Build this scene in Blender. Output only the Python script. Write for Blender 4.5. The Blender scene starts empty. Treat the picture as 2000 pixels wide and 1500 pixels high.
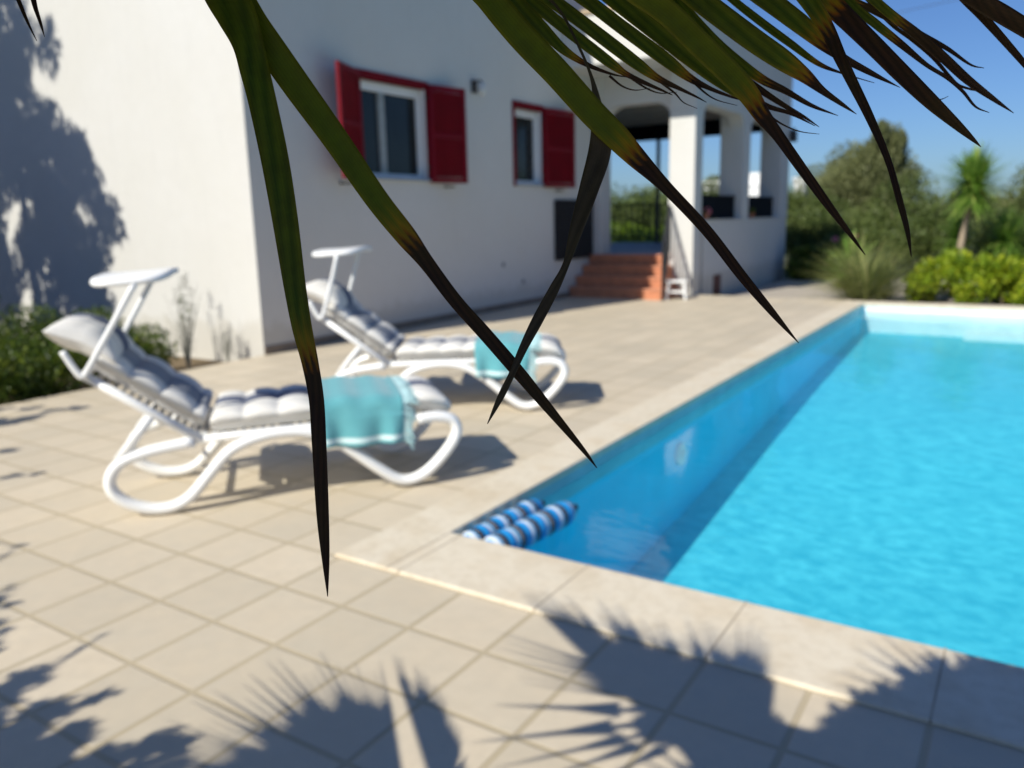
import bpy, bmesh, math, random
import numpy as np
from mathutils import Vector, Matrix

random.seed(7)
rng = np.random.default_rng(7)
sc = bpy.context.scene
COL = sc.collection

# ------------------------------------------------------------------ camera
CAM = Vector((3.47737, -1.71797, 1.46054))
FWD = Vector((-0.53183622, 0.82250937, -0.20156531))
RGT = Vector((0.84200344, 0.5390181, -0.02212924))
UPV = Vector((-0.09044584, 0.18148782, 0.97922506))
FPX = 1567.0                                  # focal length in pixels of the 2000 px wide photograph
cam = bpy.data.cameras.new('camera')
cam.sensor_fit = 'HORIZONTAL'
cam.sensor_width = 36.0
cam.lens = FPX / 2000 * 36.0
cam.clip_start = 0.02
cam.clip_end = 6000
cam.dof.use_dof = True
cam.dof.focus_distance = 0.50
cam.dof.aperture_fstop = 7.4
cam.dof.aperture_blades = 0
co = bpy.data.objects.new('camera', cam)
m = Matrix((RGT, UPV, -FWD)).transposed().to_4x4()
m.translation = CAM
co.matrix_world = m
COL.objects.link(co)
sc.camera = co

# ------------------------------------------------------------------ sky and sun
SUN_EL = math.radians(40)
SH = Vector((-0.205, -0.979)).normalized()     # horizontal direction towards the sun
SUN = Vector((SH.x * math.cos(SUN_EL), SH.y * math.cos(SUN_EL), math.sin(SUN_EL)))
w = bpy.data.worlds.new('World')
sc.world = w
w.use_nodes = True
nt = w.node_tree
bg = nt.nodes['Background']
sky = nt.nodes.new('ShaderNodeTexSky')
sky.sky_type = 'NISHITA'
sky.sun_disc = False
sky.sun_elevation = SUN_EL
sky.sun_rotation = math.atan2(SH.x, SH.y)
sky.air_density = 1.0
sky.dust_density = 0.6
sky.ozone_density = 2.0
tint = nt.nodes.new('ShaderNodeMix'); tint.data_type = 'RGBA'; tint.blend_type = 'MULTIPLY'
tint.inputs[0].default_value = 1.0; tint.inputs[7].default_value = (0.60, 0.86, 1.30, 1)
nt.links.new(sky.outputs[0], tint.inputs[6]); nt.links.new(tint.outputs[2], bg.inputs[0])
bg.inputs[1].default_value = 0.052
sl = bpy.data.lights.new('sun', 'SUN')
sl.energy = 3.9
sl.angle = math.radians(0.53)
sl.color = (1.0, 0.965, 0.86)
so = bpy.data.objects.new('sun', sl)
so.rotation_euler = SUN.to_track_quat('Z', 'Y').to_euler()
so.location = (0, -10, 20)
COL.objects.link(so)

sc.view_settings.view_transform = 'Standard'
sc.view_settings.look = 'None'
sc.view_settings.exposure = 0.55
sc.view_settings.gamma = 1.0
try:
    sc.cycles.use_denoising = True
    sc.cycles.max_bounces = 8
    sc.cycles.transparent_max_bounces = 16
except Exception:
    pass

# ------------------------------------------------------------------ helpers
def tag(o, label=None, cat=None, group=None, kind=None):
    if label: o['label'] = label
    if cat: o['category'] = cat
    if group: o['group'] = group
    if kind: o['kind'] = kind
    return o

def empty(name, loc=(0, 0, 0), rz=0.0):
    o = bpy.data.objects.new(name, None)
    o.empty_display_size = 0.2
    o.location = loc
    o.rotation_euler = (0, 0, rz)
    COL.objects.link(o)
    return o

def mesh_obj(name, verts, faces, mat=None, parent=None, smooth=False, cols=None):
    me = bpy.data.meshes.new(name)
    verts = np.asarray(verts, dtype=np.float32)
    faces = [tuple(f) for f in faces] if not isinstance(faces, np.ndarray) else faces
    if isinstance(faces, np.ndarray):
        k = faces.shape[1]; n = faces.shape[0]
        me.vertices.add(len(verts)); me.vertices.foreach_set('co', verts.ravel())
        me.loops.add(n * k); me.loops.foreach_set('vertex_index', faces.astype(np.int32).ravel())
        me.polygons.add(n)
        me.polygons.foreach_set('loop_start', np.arange(0, n * k, k, dtype=np.int32))
        me.polygons.foreach_set('loop_total', np.full(n, k, dtype=np.int32))
    else:
        me.from_pydata([tuple(map(float, v)) for v in verts], [], faces)
    if cols is not None:
        a = me.color_attributes.new('Col', 'FLOAT_COLOR', 'POINT')
        a.data.foreach_set('color', np.asarray(cols, dtype=np.float32).ravel())
    me.update(calc_edges=True)
    me.validate()
    if smooth:
        me.polygons.foreach_set('use_smooth', [True] * len(me.polygons))
    if mat: me.materials.append(mat)
    o = bpy.data.objects.new(name, me)
    COL.objects.link(o)
    if parent: o.parent = parent
    return o

class MB:
    """collects boxes, tubes and strips, then links them as one mesh object"""
    def __init__(s): s.v = []; s.f = []
    def add(s, v, f):
        b = len(s.v); s.v += [tuple(p) for p in v]; s.f += [tuple(i + b for i in q) for q in f]; return s
    def box(s, x0, y0, z0, x1, y1, z1):
        v = [(x0, y0, z0), (x1, y0, z0), (x1, y1, z0), (x0, y1, z0), (x0, y0, z1), (x1, y0, z1), (x1, y1, z1), (x0, y1, z1)]
        f = [(0, 3, 2, 1), (4, 5, 6, 7), (0, 1, 5, 4), (1, 2, 6, 5), (2, 3, 7, 6), (3, 0, 4, 7)]
        return s.add(v, f)
    def tube(s, pts, r, n=10, ry=None, cap=True):
        pts = [Vector(p) for p in pts]
        rr = r if isinstance(r, (list, tuple)) else [r] * len(pts)
        rings = []; prev = None
        for i, p in enumerate(pts):
            t = (pts[min(i + 1, len(pts) - 1)] - pts[max(i - 1, 0)]).normalized()
            if prev is None:
                a = Vector((0, 0, 1)) if abs(t.z) < 0.9 else Vector((0, 1, 0))
                nrm = (a - t * a.dot(t)).normalized()
            else:
                nrm = (prev - t * prev.dot(t)).normalized()
            prev = nrm
            bn = t.cross(nrm)
            q = ry if ry is not None else 1.0
            rings.append([p + nrm * math.cos(2 * math.pi * k / n) * rr[i] + bn * math.sin(2 * math.pi * k / n) * rr[i] * q for k in range(n)])
        v = [x for ring in rings for x in ring]
        f = []
        for i in range(len(pts) - 1):
            for k in range(n):
                f.append((i * n + k, i * n + (k + 1) % n, (i + 1) * n + (k + 1) % n, (i + 1) * n + k))
        if cap:
            f.append(tuple(range(n - 1, -1, -1))); f.append(tuple((len(pts) - 1) * n + k for k in range(n)))
        return s.add(v, f)
    def lathe(s, c, prof, n=20):
        v = []; f = []
        for (r, z) in prof:
            for k in range(n):
                a = 2 * math.pi * k / n
                v.append((c[0] + r * math.cos(a), c[1] + r * math.sin(a), c[2] + z))
        for i in range(len(prof) - 1):
            for k in range(n):
                f.append((i * n + k, i * n + (k + 1) % n, (i + 1) * n + (k + 1) % n, (i + 1) * n + k))
        f.append(tuple(range(n - 1, -1, -1))); f.append(tuple((len(prof) - 1) * n + k for k in range(n)))
        return s.add(v, f)
    def build(s, name, mat, parent=None, smooth=False, bevel=0.0, seg=2):
        o = mesh_obj(name, s.v, s.f, mat, parent, smooth)
        if bevel:
            b = o.modifiers.new('bevel', 'BEVEL'); b.width = bevel; b.segments = seg; b.limit_method = 'ANGLE'
        return o

def catmull(pts, k=6):
    P = [np.array(p, float) for p in pts]
    P = [2 * P[0] - P[1]] + P + [2 * P[-1] - P[-2]]
    out = []
    for i in range(1, len(P) - 2):
        for j in range(k):
            t = j / k
            out.append(0.5 * ((2 * P[i]) + (-P[i - 1] + P[i + 1]) * t + (2 * P[i - 1] - 5 * P[i] + 4 * P[i + 1] - P[i + 2]) * t * t + (-P[i - 1] + 3 * P[i] - 3 * P[i + 1] + P[i + 2]) * t ** 3))
    out.append(P[-2])
    return out

# ------------------------------------------------------------------ materials
class NT:
    def __init__(s, name):
        s.m = bpy.data.materials.new(name); s.m.use_nodes = True
        s.t = s.m.node_tree; s.b = s.t.nodes['Principled BSDF']; s.out = s.t.nodes['Material Output']
    def n(s, typ, **kw):
        x = s.t.nodes.new(typ)
        for k, v in kw.items(): setattr(x, k, v)
        return x
    def l(s, a, b): s.t.links.new(a, b)
    def math(s, op, a, b=None, c=None):
        x = s.n('ShaderNodeMath', operation=op)
        for i, q in enumerate((a, b, c)):
            if q is None: continue
            if isinstance(q, (int, float)): x.inputs[i].default_value = q
            else: s.l(q, x.inputs[i])
        return x.outputs[0]
    def mix(s, fac, a, b, blend='MIX'):
        x = s.n('ShaderNodeMix', data_type='RGBA', blend_type=blend)
        for i, q in ((0, fac), (6, a), (7, b)):
            if isinstance(q, (int, float)): x.inputs[i].default_value = q
            elif isinstance(q, tuple): x.inputs[i].default_value = (*q[:3], 1)
            else: s.l(q, x.inputs[i])
        return x.outputs[2]
    def noise(s, scale, detail=4, rough=0.55, vec=None):
        x = s.n('ShaderNodeTexNoise'); x.inputs['Scale'].default_value = scale
        x.inputs['Detail'].default_value = detail; x.inputs['Roughness'].default_value = rough
        if vec is not None: s.l(vec, x.inputs['Vector'])
        return x.outputs[0]
    def coord(s): return s.n('ShaderNodeTexCoord').outputs['Object']
    def ramp(s, fac, stops, interp='LINEAR'):
        x = s.n('ShaderNodeValToRGB'); cr = x.color_ramp; cr.interpolation = interp
        while len(cr.elements) < len(stops): cr.elements.new(0.5)
        for e, (p, c) in zip(cr.elements, stops):
            e.position = p; e.color = (*c[:3], 1) if isinstance(c, tuple) else (c, c, c, 1)
        s.l(fac, x.inputs[0]); return x.outputs[0]
    def bump(s, h, strength, dist=0.01):
        x = s.n('ShaderNodeBump'); x.inputs['Strength'].default_value = strength; x.inputs['Distance'].default_value = dist
        s.l(h, x.inputs['Height']); s.l(x.outputs[0], s.b.inputs['Normal']); return x

def simple(name, col, rough=0.5, var=0.15, scale=8, spec=0.5, bump=0.0, bscale=60, metal=0.0):
    a = NT(name); c = a.coord()
    n = a.noise(scale, vec=c)
    d = tuple(x * (1 - var) for x in col); e = tuple(min(1, x * (1 + var)) for x in col)
    a.l(a.ramp(n, [(0.3, d), (0.7, e)]), a.b.inputs['Base Color'])
    a.b.inputs['Roughness'].default_value = rough
    a.b.inputs['Specular IOR Level'].default_value = spec
    a.b.inputs['Metallic'].default_value = metal
    if bump:
        a.bump(a.noise(bscale, vec=c), bump)
    return a.m

def tile_mat(name, pitch, tile, grout, gw, var=0.10, rough=0.5, off=(0, 0)):
    a = NT(name); c = a.coord()
    sp = a.n('ShaderNodeSeparateXYZ'); a.l(c, sp.inputs[0])
    ds = []; cells = []
    for k in (0, 1):
        q = a.math('DIVIDE', a.math('ADD', sp.outputs[k], off[k]), pitch)
        fr = a.math('FRACT', q)
        ds.append(a.math('MULTIPLY', a.math('MINIMUM', fr, a.math('SUBTRACT', 1.0, fr)), pitch))
        cells.append(a.math('FLOOR', q))
    d = a.math('MINIMUM', ds[0], ds[1])
    cb = a.n('ShaderNodeCombineXYZ'); a.l(cells[0], cb.inputs[0]); a.l(cells[1], cb.inputs[1])
    wn = a.n('ShaderNodeTexWhiteNoise'); a.l(cb.outputs[0], wn.inputs['Vector'])
    gm = a.n('ShaderNodeMapRange', interpolation_type='SMOOTHSTEP')
    a.l(d, gm.inputs[0]); gm.inputs[1].default_value = gw * 0.5 - 0.0015; gm.inputs[2].default_value = gw * 0.5 + 0.0015
    big = a.noise(1.3, 5, vec=c); fine = a.noise(14, 6, 0.65, vec=c); med = a.noise(4.5, 5, 0.6, vec=c)
    t1 = a.mix(wn.outputs[0], tuple(x * (1 - var) for x in tile), tuple(x * (1 + var) for x in (tile[0] * 1.0, tile[1] * 0.985, tile[2] * 0.98)))
    t2 = a.mix(a.ramp(med, [(0.35, 0.0), (0.7, 1.0)]), t1, tuple(x * f for x, f in zip(tile, (1.06, 0.99, 0.91))), 'MIX')
    mm = a.mix(0.38, t1, t2)
    mm = a.mix(a.ramp(fine, [(0.3, 0.28), (0.65, 0.0)]), mm, tuple(x * 0.72 for x in tile))
    mm = a.mix(a.ramp(big, [(0.35, 0.25), (0.6, 0.0)]), mm, tuple(x * 0.8 for x in tile))
    g2 = a.mix(big, tuple(x * 0.85 for x in grout), tuple(x * 1.1 for x in grout))
    a.l(a.mix(gm.outputs[0], g2, mm), a.b.inputs['Base Color'])
    a.l(a.math('ADD', rough - 0.08, a.math('MULTIPLY', fine, 0.25)), a.b.inputs['Roughness'])
    a.b.inputs['Specular IOR Level'].default_value = 0.35
    h = a.math('ADD', a.math('MULTIPLY', gm.outputs[0], 1.0), a.math('MULTIPLY', fine, 0.12))
    a.bump(h, 0.6, 0.003)
    return a.m

M = {}
M['deck'] = tile_mat('deck_tiles', 0.335, (0.605, 0.525, 0.40), (0.47, 0.39, 0.265), 0.021, 0.10)
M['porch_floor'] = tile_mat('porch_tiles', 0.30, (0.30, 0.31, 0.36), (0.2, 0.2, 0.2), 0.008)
M['terracotta'] = simple('terracotta', (0.50, 0.20, 0.105), 0.7, 0.2, 7, 0.3, 0.15)

def plaster(name, col):
    a = NT(name); c = a.coord()
    n1 = a.noise(0.7, 5, 0.6, vec=c); n2 = a.noise(6, 6, 0.6, vec=c)
    sp = a.n('ShaderNodeSeparateXYZ'); a.l(c, sp.inputs[0])
    mp = a.n('ShaderNodeMapping'); a.l(c, mp.inputs[0]); mp.inputs['Scale'].default_value = (3, 3, 0.35)
    n3 = a.noise(2.0, 5, 0.6, vec=mp.outputs[0])
    k = a.mix(a.ramp(n1, [(0.35, 0.5), (0.65, 0.0)]), col, tuple(x * f for x, f in zip(col, (0.93, 0.92, 0.88))))
    k = a.mix(a.ramp(n3, [(0.55, 0.0), (0.8, 0.35)]), k, tuple(x * 0.86 for x in col))
    k = a.mix(a.ramp(n2, [(0.3, 0.2), (0.6, 0.0)]), k, tuple(x * 0.88 for x in col))
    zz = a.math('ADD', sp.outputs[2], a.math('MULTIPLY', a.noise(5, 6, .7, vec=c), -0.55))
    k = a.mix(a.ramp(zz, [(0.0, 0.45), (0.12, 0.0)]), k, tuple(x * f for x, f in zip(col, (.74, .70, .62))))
    a.l(k, a.b.inputs['Base Color'])
    a.b.inputs['Roughness'].default_value = 0.9
    a.b.inputs['Specular IOR Level'].default_value = 0.2
    n = a.noise(90, 4, 0.6, vec=c); nb = a.noise(9, 3, vec=c)
    a.bump(a.math('ADD', n, a.math('MULTIPLY', nb, 2.0)), 0.35, 0.004)
    return a.m
M['plaster'] = plaster('white_plaster', (0.62, 0.605, 0.575))
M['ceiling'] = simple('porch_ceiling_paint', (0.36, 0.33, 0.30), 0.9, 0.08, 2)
M['red'] = simple('red_shutter_paint', (0.17, 0.002, 0.010), 0.6, 0.15, 5, 0.15)
M['white_paint'] = simple('white_frame_paint', (0.78, 0.78, 0.76), 0.4, 0.04, 4)
M['plastic'] = simple('white_resin', (0.83, 0.83, 0.82), 0.32, 0.03, 6, 0.5)
M['black_metal'] = simple('black_metal', (0.018, 0.018, 0.02), 0.5, 0.3, 10)
M['dark_panel'] = simple('dark_panel', (0.006, 0.007, 0.010), 0.8, 0.3, 3, 0.08)
M['stone_sill'] = simple('grey_sill_stone', (0.30, 0.34, 0.38), 0.5, 0.15, 9)
M['skirting'] = simple('skirting_and_shade', (0.20, 0.155, 0.115), 0.6, 0.2, 5)  # skirting whose dark brown also holds the shadow along the wall foot
M['glass'] = simple('window_glass', (0.016, 0.020, 0.020), 0.12, 0.2, 2, 0.25)
M['curtain'] = simple('grey_net_curtain', (0.30, 0.33, 0.33), 0.9, 0.12, 12)
M['bark'] = simple('bark', (0.14, 0.105, 0.075), 0.9, 0.3, 12, 0.2, 0.8, 30)
M['palebark'] = simple('pale_bark', (0.34, 0.27, 0.19), 0.9, 0.25, 14, 0.2, 0.8, 30)
M['pot'] = simple('clay_pot', (0.40, 0.15, 0.08), 0.8, 0.2, 8)
M['pink'] = simple('pink_petals', (0.75, 0.22, 0.32), 0.7, 0.3, 20)
M['wire'] = simple('grey_cable', (0.05, 0.06, 0.08), 0.7, 0.1, 2)
M['farwhite'] = simple('whitewashed_wall', (0.82, 0.81, 0.79), 0.9, 0.05, 0.3)
M['soil'] = simple('bed_soil', (0.16, 0.12, 0.075), 0.95, 0.35, 6, 0.1, 0.8, 25)
M['gravel'] = simple('pale_gravel', (0.42, 0.37, 0.31), 0.95, 0.4, 35, 0.1, 1.0, 60)
M['chrome'] = simple('steel', (0.6, 0.6, 0.6), 0.25, 0.05, 4, 0.5, metal=1.0)

def ground_mat():
    a = NT('garden_ground'); c = a.coord()
    n = a.noise(0.35, 6, 0.6, vec=c); n2 = a.noise(5, 6, 0.7, vec=c)
    k = a.ramp(n, [(0.35, (0.10, 0.085, 0.04)), (0.55, (0.06, 0.08, 0.025)), (0.75, (0.17, 0.14, 0.09))])
    k = a.mix(a.ramp(n2, [(0.35, 0.6), (0.6, 0.0)]), k, (0.035, 0.04, 0.02))
    a.l(k, a.b.inputs['Base Color']); a.b.inputs['Roughness'].default_value = 1.0
    a.bump(n2, 0.8, 0.05)
    return a.m
M['ground'] = ground_mat()

def coping_mat():
    a = NT('cream_coping_stone'); c = a.coord()
    n = a.noise(2.2, 6, 0.6, vec=c); n2 = a.noise(22, 5, 0.6, vec=c)
    k = a.ramp(n, [(0.3, (0.60, 0.50, 0.36)), (0.5, (0.70, 0.62, 0.49)), (0.72, (0.63, 0.52, 0.37))])
    k = a.mix(a.ramp(n2, [(0.3, 0.3), (0.55, 0.0)]), k, (0.46, 0.38, 0.27))
    a.l(k, a.b.inputs['Base Color']); a.b.inputs['Roughness'].default_value = 0.6
    a.b.inputs['Specular IOR Level'].default_value = 0.3
    a.bump(n2, 0.25, 0.003)
    return a.m
M['coping'] = coping_mat()

def liner_mat():
    a = NT('pool_liner'); c = a.coord()
    sp = a.n('ShaderNodeSeparateXYZ'); a.l(c, sp.inputs[0])
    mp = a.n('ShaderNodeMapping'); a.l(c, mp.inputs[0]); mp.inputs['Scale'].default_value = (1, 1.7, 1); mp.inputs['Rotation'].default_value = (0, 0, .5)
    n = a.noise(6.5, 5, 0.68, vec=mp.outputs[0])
    base = a.mix(a.ramp(n, [(0.38, 0.0), (0.64, 1.0)]), (0.045, 0.47, 0.62), (0.125, 0.70, 0.82))  # mottling paints caustic ripple light into the liner colour
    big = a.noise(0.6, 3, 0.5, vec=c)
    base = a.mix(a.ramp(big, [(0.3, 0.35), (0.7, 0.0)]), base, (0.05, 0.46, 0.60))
    a.l(base, a.b.inputs['Base Color']); a.b.inputs['Roughness'].default_value = 0.6
    return a.m
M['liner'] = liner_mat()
M['band'] = simple('pale_pool_wall', (0.80, 0.88, 0.90), 0.6, 0.05, 5)
M['sideband'] = simple('grey_tile_band', (0.30, 0.50, 0.56), 0.5, 0.12, 5)

def water_mat():
    a = NT('pool_water')
    a.t.nodes.remove(a.b)
    c = a.coord()
    mp = a.n('ShaderNodeMapping'); a.l(c, mp.inputs[0]); mp.inputs['Scale'].default_value = (1.0, 1.6, 1)
    n1 = a.noise(3.2, 3, 0.5, vec=mp.outputs[0]); n2 = a.noise(9, 2, 0.5, vec=mp.outputs[0])
    bp = a.n('ShaderNodeBump'); bp.inputs['Strength'].default_value = 0.12; bp.inputs['Distance'].default_value = 0.03
    a.l(a.math('ADD', n1, a.math('MULTIPLY', n2, 0.3)), bp.inputs['Height'])
    tr = a.n('ShaderNodeBsdfTransparent'); tr.inputs[0].default_value = (0.86, 0.985, 1.0, 1)
    gl = a.n('ShaderNodeBsdfGlossy'); gl.inputs['Roughness'].default_value = 0.03
    a.l(bp.outputs[0], gl.inputs['Normal'])
    ge = a.n('ShaderNodeNewGeometry')
    dt = a.n('ShaderNodeVectorMath', operation='DOT_PRODUCT'); a.l(ge.outputs['Incoming'], dt.inputs[0]); a.l(bp.outputs[0], dt.inputs[1])
    k5 = a.math('POWER', a.math('SUBTRACT', 1.0, a.math('MINIMUM', a.math('ABSOLUTE', dt.outputs['Value']), 1.0)), 5.0)
    fz = a.math('ADD', 0.02, a.math('MULTIPLY', k5, 0.80))
    mx = a.n('ShaderNodeMixShader'); a.l(fz, mx.inputs[0]); a.l(tr.outputs[0], mx.inputs[1]); a.l(gl.outputs[0], mx.inputs[2])
    tl = a.n('ShaderNodeBsdfTranslucent'); tl.inputs[0].default_value = (0.45, 0.95, 1.0, 1)
    m2 = a.n('ShaderNodeMixShader'); m2.inputs[0].default_value = 0.16       # water scatters a little of the light it passes
    a.l(mx.outputs[0], m2.inputs[1]); a.l(tl.outputs[0], m2.inputs[2])
    a.l(m2.outputs[0], a.out.inputs['Surface'])
    return a.m
M['water'] = water_mat()

def leaf_mat(name, c0, c1, c2=None, trans=0.35, rough=0.5, vcol=False, spec=0.35, var=3.0):
    a = NT(name)
    if vcol:
        at = a.n('ShaderNodeAttribute', attribute_name='Col'); col = at.outputs['Color']
        vein = a.math('SINE', a.math('MULTIPLY', at.outputs['Alpha'], 2 * math.pi * 9))
        col = a.mix(a.ramp(vein, [(0.0, 0.0), (0.6, 0.0), (1.0, 0.45)]), col, a.mix(.5, col, (.012, .014, .002)))
        big = a.noise(14, 4, .6, vec=a.coord())
        col = a.mix(a.ramp(big, [(.42, 0.0), (.62, .35)]), col, a.mix(.4, col, (.16, .13, .01)))
        nz = a.noise(70, 5, 0.65, vec=a.coord())
        col = a.mix(a.ramp(nz, [(0.35, 0.45), (0.6, 0.0)]), col, a.mix(0.5, col, (0.02, 0.012, 0.002)))
    else:
        oi = a.n('ShaderNodeNewGeometry')
        n = a.noise(var, 3, 0.6, vec=a.coord())
        f = a.math('ADD', a.math('MULTIPLY', n, 0.6), a.math('MULTIPLY', oi.outputs['Random Per Island'], 0.5))
        col = a.ramp(f, [(0.25, c0), (0.6, c1), (0.85, c2 or c1)])
    a.l(col, a.b.inputs['Base Color']); a.b.inputs['Roughness'].default_value = rough
    a.b.inputs['Specular IOR Level'].default_value = spec
    tl = a.n('ShaderNodeBsdfTranslucent'); a.l(col, tl.inputs[0])
    mx = a.n('ShaderNodeMixShader'); mx.inputs[0].default_value = trans
    a.l(a.b.outputs[0], mx.inputs[1]); a.l(tl.outputs[0], mx.inputs[2]); a.l(mx.outputs[0], a.out.inputs['Surface'])
    return a.m
M['hedge'] = leaf_mat('hedge_leaves', (0.09, 0.16, 0.008), (0.26, 0.36, 0.016), (0.46, 0.48, 0.03))
M['bush'] = leaf_mat('bush_leaves', (0.02, 0.042, 0.004), (0.055, 0.10, 0.008), (0.20, 0.24, 0.018), 0.2)
M['olive'] = leaf_mat('olive_leaves', (0.10, 0.12, 0.045), (0.20, 0.22, 0.085), (0.31, 0.32, 0.14), 0.25, var=0.6)
M['darkbush'] = leaf_mat('shrub_leaves', (0.05, 0.08, 0.018), (0.11, 0.15, 0.035), (0.20, 0.24, 0.07), 0.25, var=0.8)
M['yucca'] = leaf_mat('yucca_leaves', (0.10, 0.20, 0.03), (0.20, 0.36, 0.05), (0.40, 0.48, 0.12), 0.3)
M['grass'] = leaf_mat('grass_blades', (0.11, 0.145, 0.04), (0.25, 0.28, 0.09), (0.46, 0.44, 0.18), 0.3)
M['twig'] = leaf_mat('grey_twigs', (0.20, 0.20, 0.17), (0.30, 0.30, 0.26), (0.38, 0.36, 0.30), 0.1)
M['palm'] = leaf_mat('palm_leaflet', None, None, None, 0.30, 0.45, vcol=True, spec=0.25)
M['palmgreen'] = leaf_mat('palm_leaf_green', (0.03, 0.06, 0.01), (0.05, 0.09, 0.015), (0.07, 0.11, 0.02), 0.2)
M['conifer'] = leaf_mat('conifer_leaves', (0.02, 0.04, 0.01), (0.04, 0.07, 0.02), (0.06, 0.09, 0.03), 0.15)
M['lawn'] = leaf_mat('far_grass', (0.08, 0.13, 0.01), (0.15, 0.24, 0.015), (0.22, 0.30, 0.03), 0.3)

# ------------------------------------------------------------------ setting
WZ = -0.11                                     # water level
PX0, PX1, PY0, PY1 = 1.272, 6.2, 1.127, 12.12   # inner edges of the pool
cx0, cy0, cx1, cy1 = 0.970, 0.668, 6.6, 12.50  # outer edges of the coping
PYN = PY0
def ring_sheet(name, outer, inner, z, mat, kind='structure'):
    (a, b, c, d), (e, f, g, h) = outer, inner
    v = [(a, b, z), (c, b, z), (c, d, z), (a, d, z), (e, f, z), (g, f, z), (g, h, z), (e, h, z)]
    return tag(mesh_obj(name, v, [(0, 1, 5, 4), (1, 2, 6, 5), (2, 3, 7, 6), (3, 0, 4, 7)], mat), kind=kind)
ring_sheet('ground', (-900, -900, 900, 1500), (cx0 + .02, cy0 + .02, cx1 - .02, cy1 - .02), -0.30, M['ground'])
b = MB()
DX = -3.80
b.box(DX, -12, -0.6, cx0 - .002, 12.75, 0)
b.box(cx0 - .002, -12, -0.6, 9.5, cy0 - .002, 0)
b.box(cx1, cy0 - .002, -0.6, 9.5, 12.75, 0)
tag(b.build('pool_deck', M['deck']), kind='structure')
# planting bed beside the house, and the garden soil behind the deck
bed = MB(); bed.box(-16, -6, -0.6, DX - .004, 4.35, -0.13)
tag(bed.build('planting_bed', M['soil']), kind='structure')
gs = MB(); gs.box(-1.5, 12.754, -0.5, 12, 19, -0.12)
tag(gs.build('gravel_ground', M['gravel']), kind='structure')

# coping slabs: bullnosed stones butted with a thin joint
def slab(mb, x0, y0, x1, y1):
    z1 = 0.014; z0 = -0.03; r = 0.008
    prof = [(0, z0), (r * 0, z1 - r), (r * .3, z1 - r * .3), (r, z1)]
    v = []; f = []
    for (ins, z) in prof:
        v += [(x0 + ins, y0 + ins, z), (x1 - ins, y0 + ins, z), (x1 - ins, y1 - ins, z), (x0 + ins, y1 - ins, z)]
    for i in range(3):
        for k in range(4):
            f.append((i * 4 + k, i * 4 + (k + 1) % 4, (i + 1) * 4 + (k + 1) % 4, (i + 1) * 4 + k))
    f.append((12, 13, 14, 15)); f.append((3, 2, 1, 0))
    mb.add(v, f)
cp = MB()
slab(cp, cx0, cy0, PX0, cy1); slab(cp, PX0 + .0005, cy0, cx1, PY0)
slab(cp, PX1, PY0 + .0005, cx1, PY1); slab(cp, PX0 + .0005, PY1 + .0005, cx1, cy1)
tag(cp.build('pool_coping', M['coping']), kind='structure')
jb = MB()
for xx in [1.34 + 0.67 * k for k in range(8)]:
    jb.box(xx - .0035, cy0 - .001, 0.0, xx + .0035, PY0 + .001, 0.0145)
yy = 2.47
while yy < PY1 - .2:
    jb.box(cx0 - .001, yy - .003, 0.0, PX0 + .001, yy + .003, 0.0145); yy += 1.005
tag(jb.build('coping_mortar', simple('mortar', (0.40, 0.33, 0.24), 0.9, 0.2, 6)), kind='structure')

# basin: floor slopes from a deep near end to a shallow far end
fl = [(PY0 - .02, -1.15), (3.3, -1.02), (6.2, -0.78), (8.6, -0.62), (11.5, -0.47), (PY1 + .02, -0.45)]
ix0, ix1, iy0, iy1 = PX0 - .02, PX1 + .02, PY0 - .02, PY1 + .02
v = []; f = []
for (yy, zz) in fl: v += [(ix0, yy, zz), (ix1, yy, zz)]
for i in range(len(fl) - 1): f.append((2 * i, 2 * i + 1, 2 * i + 3, 2 * i + 2))
bb = MB(); bb.add(v, f)
wb2 = MB()
for X in (ix0, ix1):
    wb2.add([(X, yy, zz) for yy, zz in fl] + [(X, yy, -0.20) for yy, zz in fl], [(i, i + 1, i + 7, i + 6) for i in range(5)])
wb2.add([(ix0, iy0, -1.15), (ix1, iy0, -1.15), (ix1, iy0, -0.2), (ix0, iy0, -0.2)], [(0, 1, 2, 3)])
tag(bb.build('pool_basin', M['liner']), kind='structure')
tag(wb2.build('pool_wall', simple('blue_pool_wall', (0.012, 0.66, 0.95), .6, .08, 3)), kind='structure')
wl = MB()
wl.add([(ix0, iy1, -0.45), (ix1, iy1, -0.45), (ix1, iy1, -0.03), (ix0, iy1, -0.03)], [(0, 1, 2, 3)])
tag(wl.build('pool_end_wall', M['band']), kind='structure')
wb = MB()
for X in (ix0, ix1):
    wb.add([(X, iy0, -0.2), (X, iy1, -0.2), (X, iy1, -0.03), (X, iy0, -0.03)], [(0, 1, 2, 3)])
wb.add([(ix0, iy0, -0.2), (ix1, iy0, -0.2), (ix1, iy0, -0.03), (ix0, iy0, -0.03)], [(0, 1, 2, 3)])
tag(wb.build('pool_side_band', M['sideband']), kind='structure')
st = MB(); st.box(2.72, 11.85, -0.6, ix1 - .003, iy1 - .003, -0.36)
tag(st.build('pool_step', M['band'], bevel=0.03), kind='structure')
nx, ny = 60, 120
gx, gy = np.meshgrid(np.linspace(ix0 - .005, ix1 + .005, nx), np.linspace(iy0 - .005, iy1 + .005, ny))
gz = WZ + 0.0025 * np.sin(gx * 5 + gy * 2) * np.sin(gy * 3.3 - gx)
V = np.stack([gx.ravel(), gy.ravel(), gz.ravel()], 1)
idx = np.arange(nx * ny).reshape(ny, nx)
F4 = np.stack([idx[:-1, :-1].ravel(), idx[:-1, 1:].ravel(), idx[1:, 1:].ravel(), idx[1:, :-1].ravel()], 1)
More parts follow.
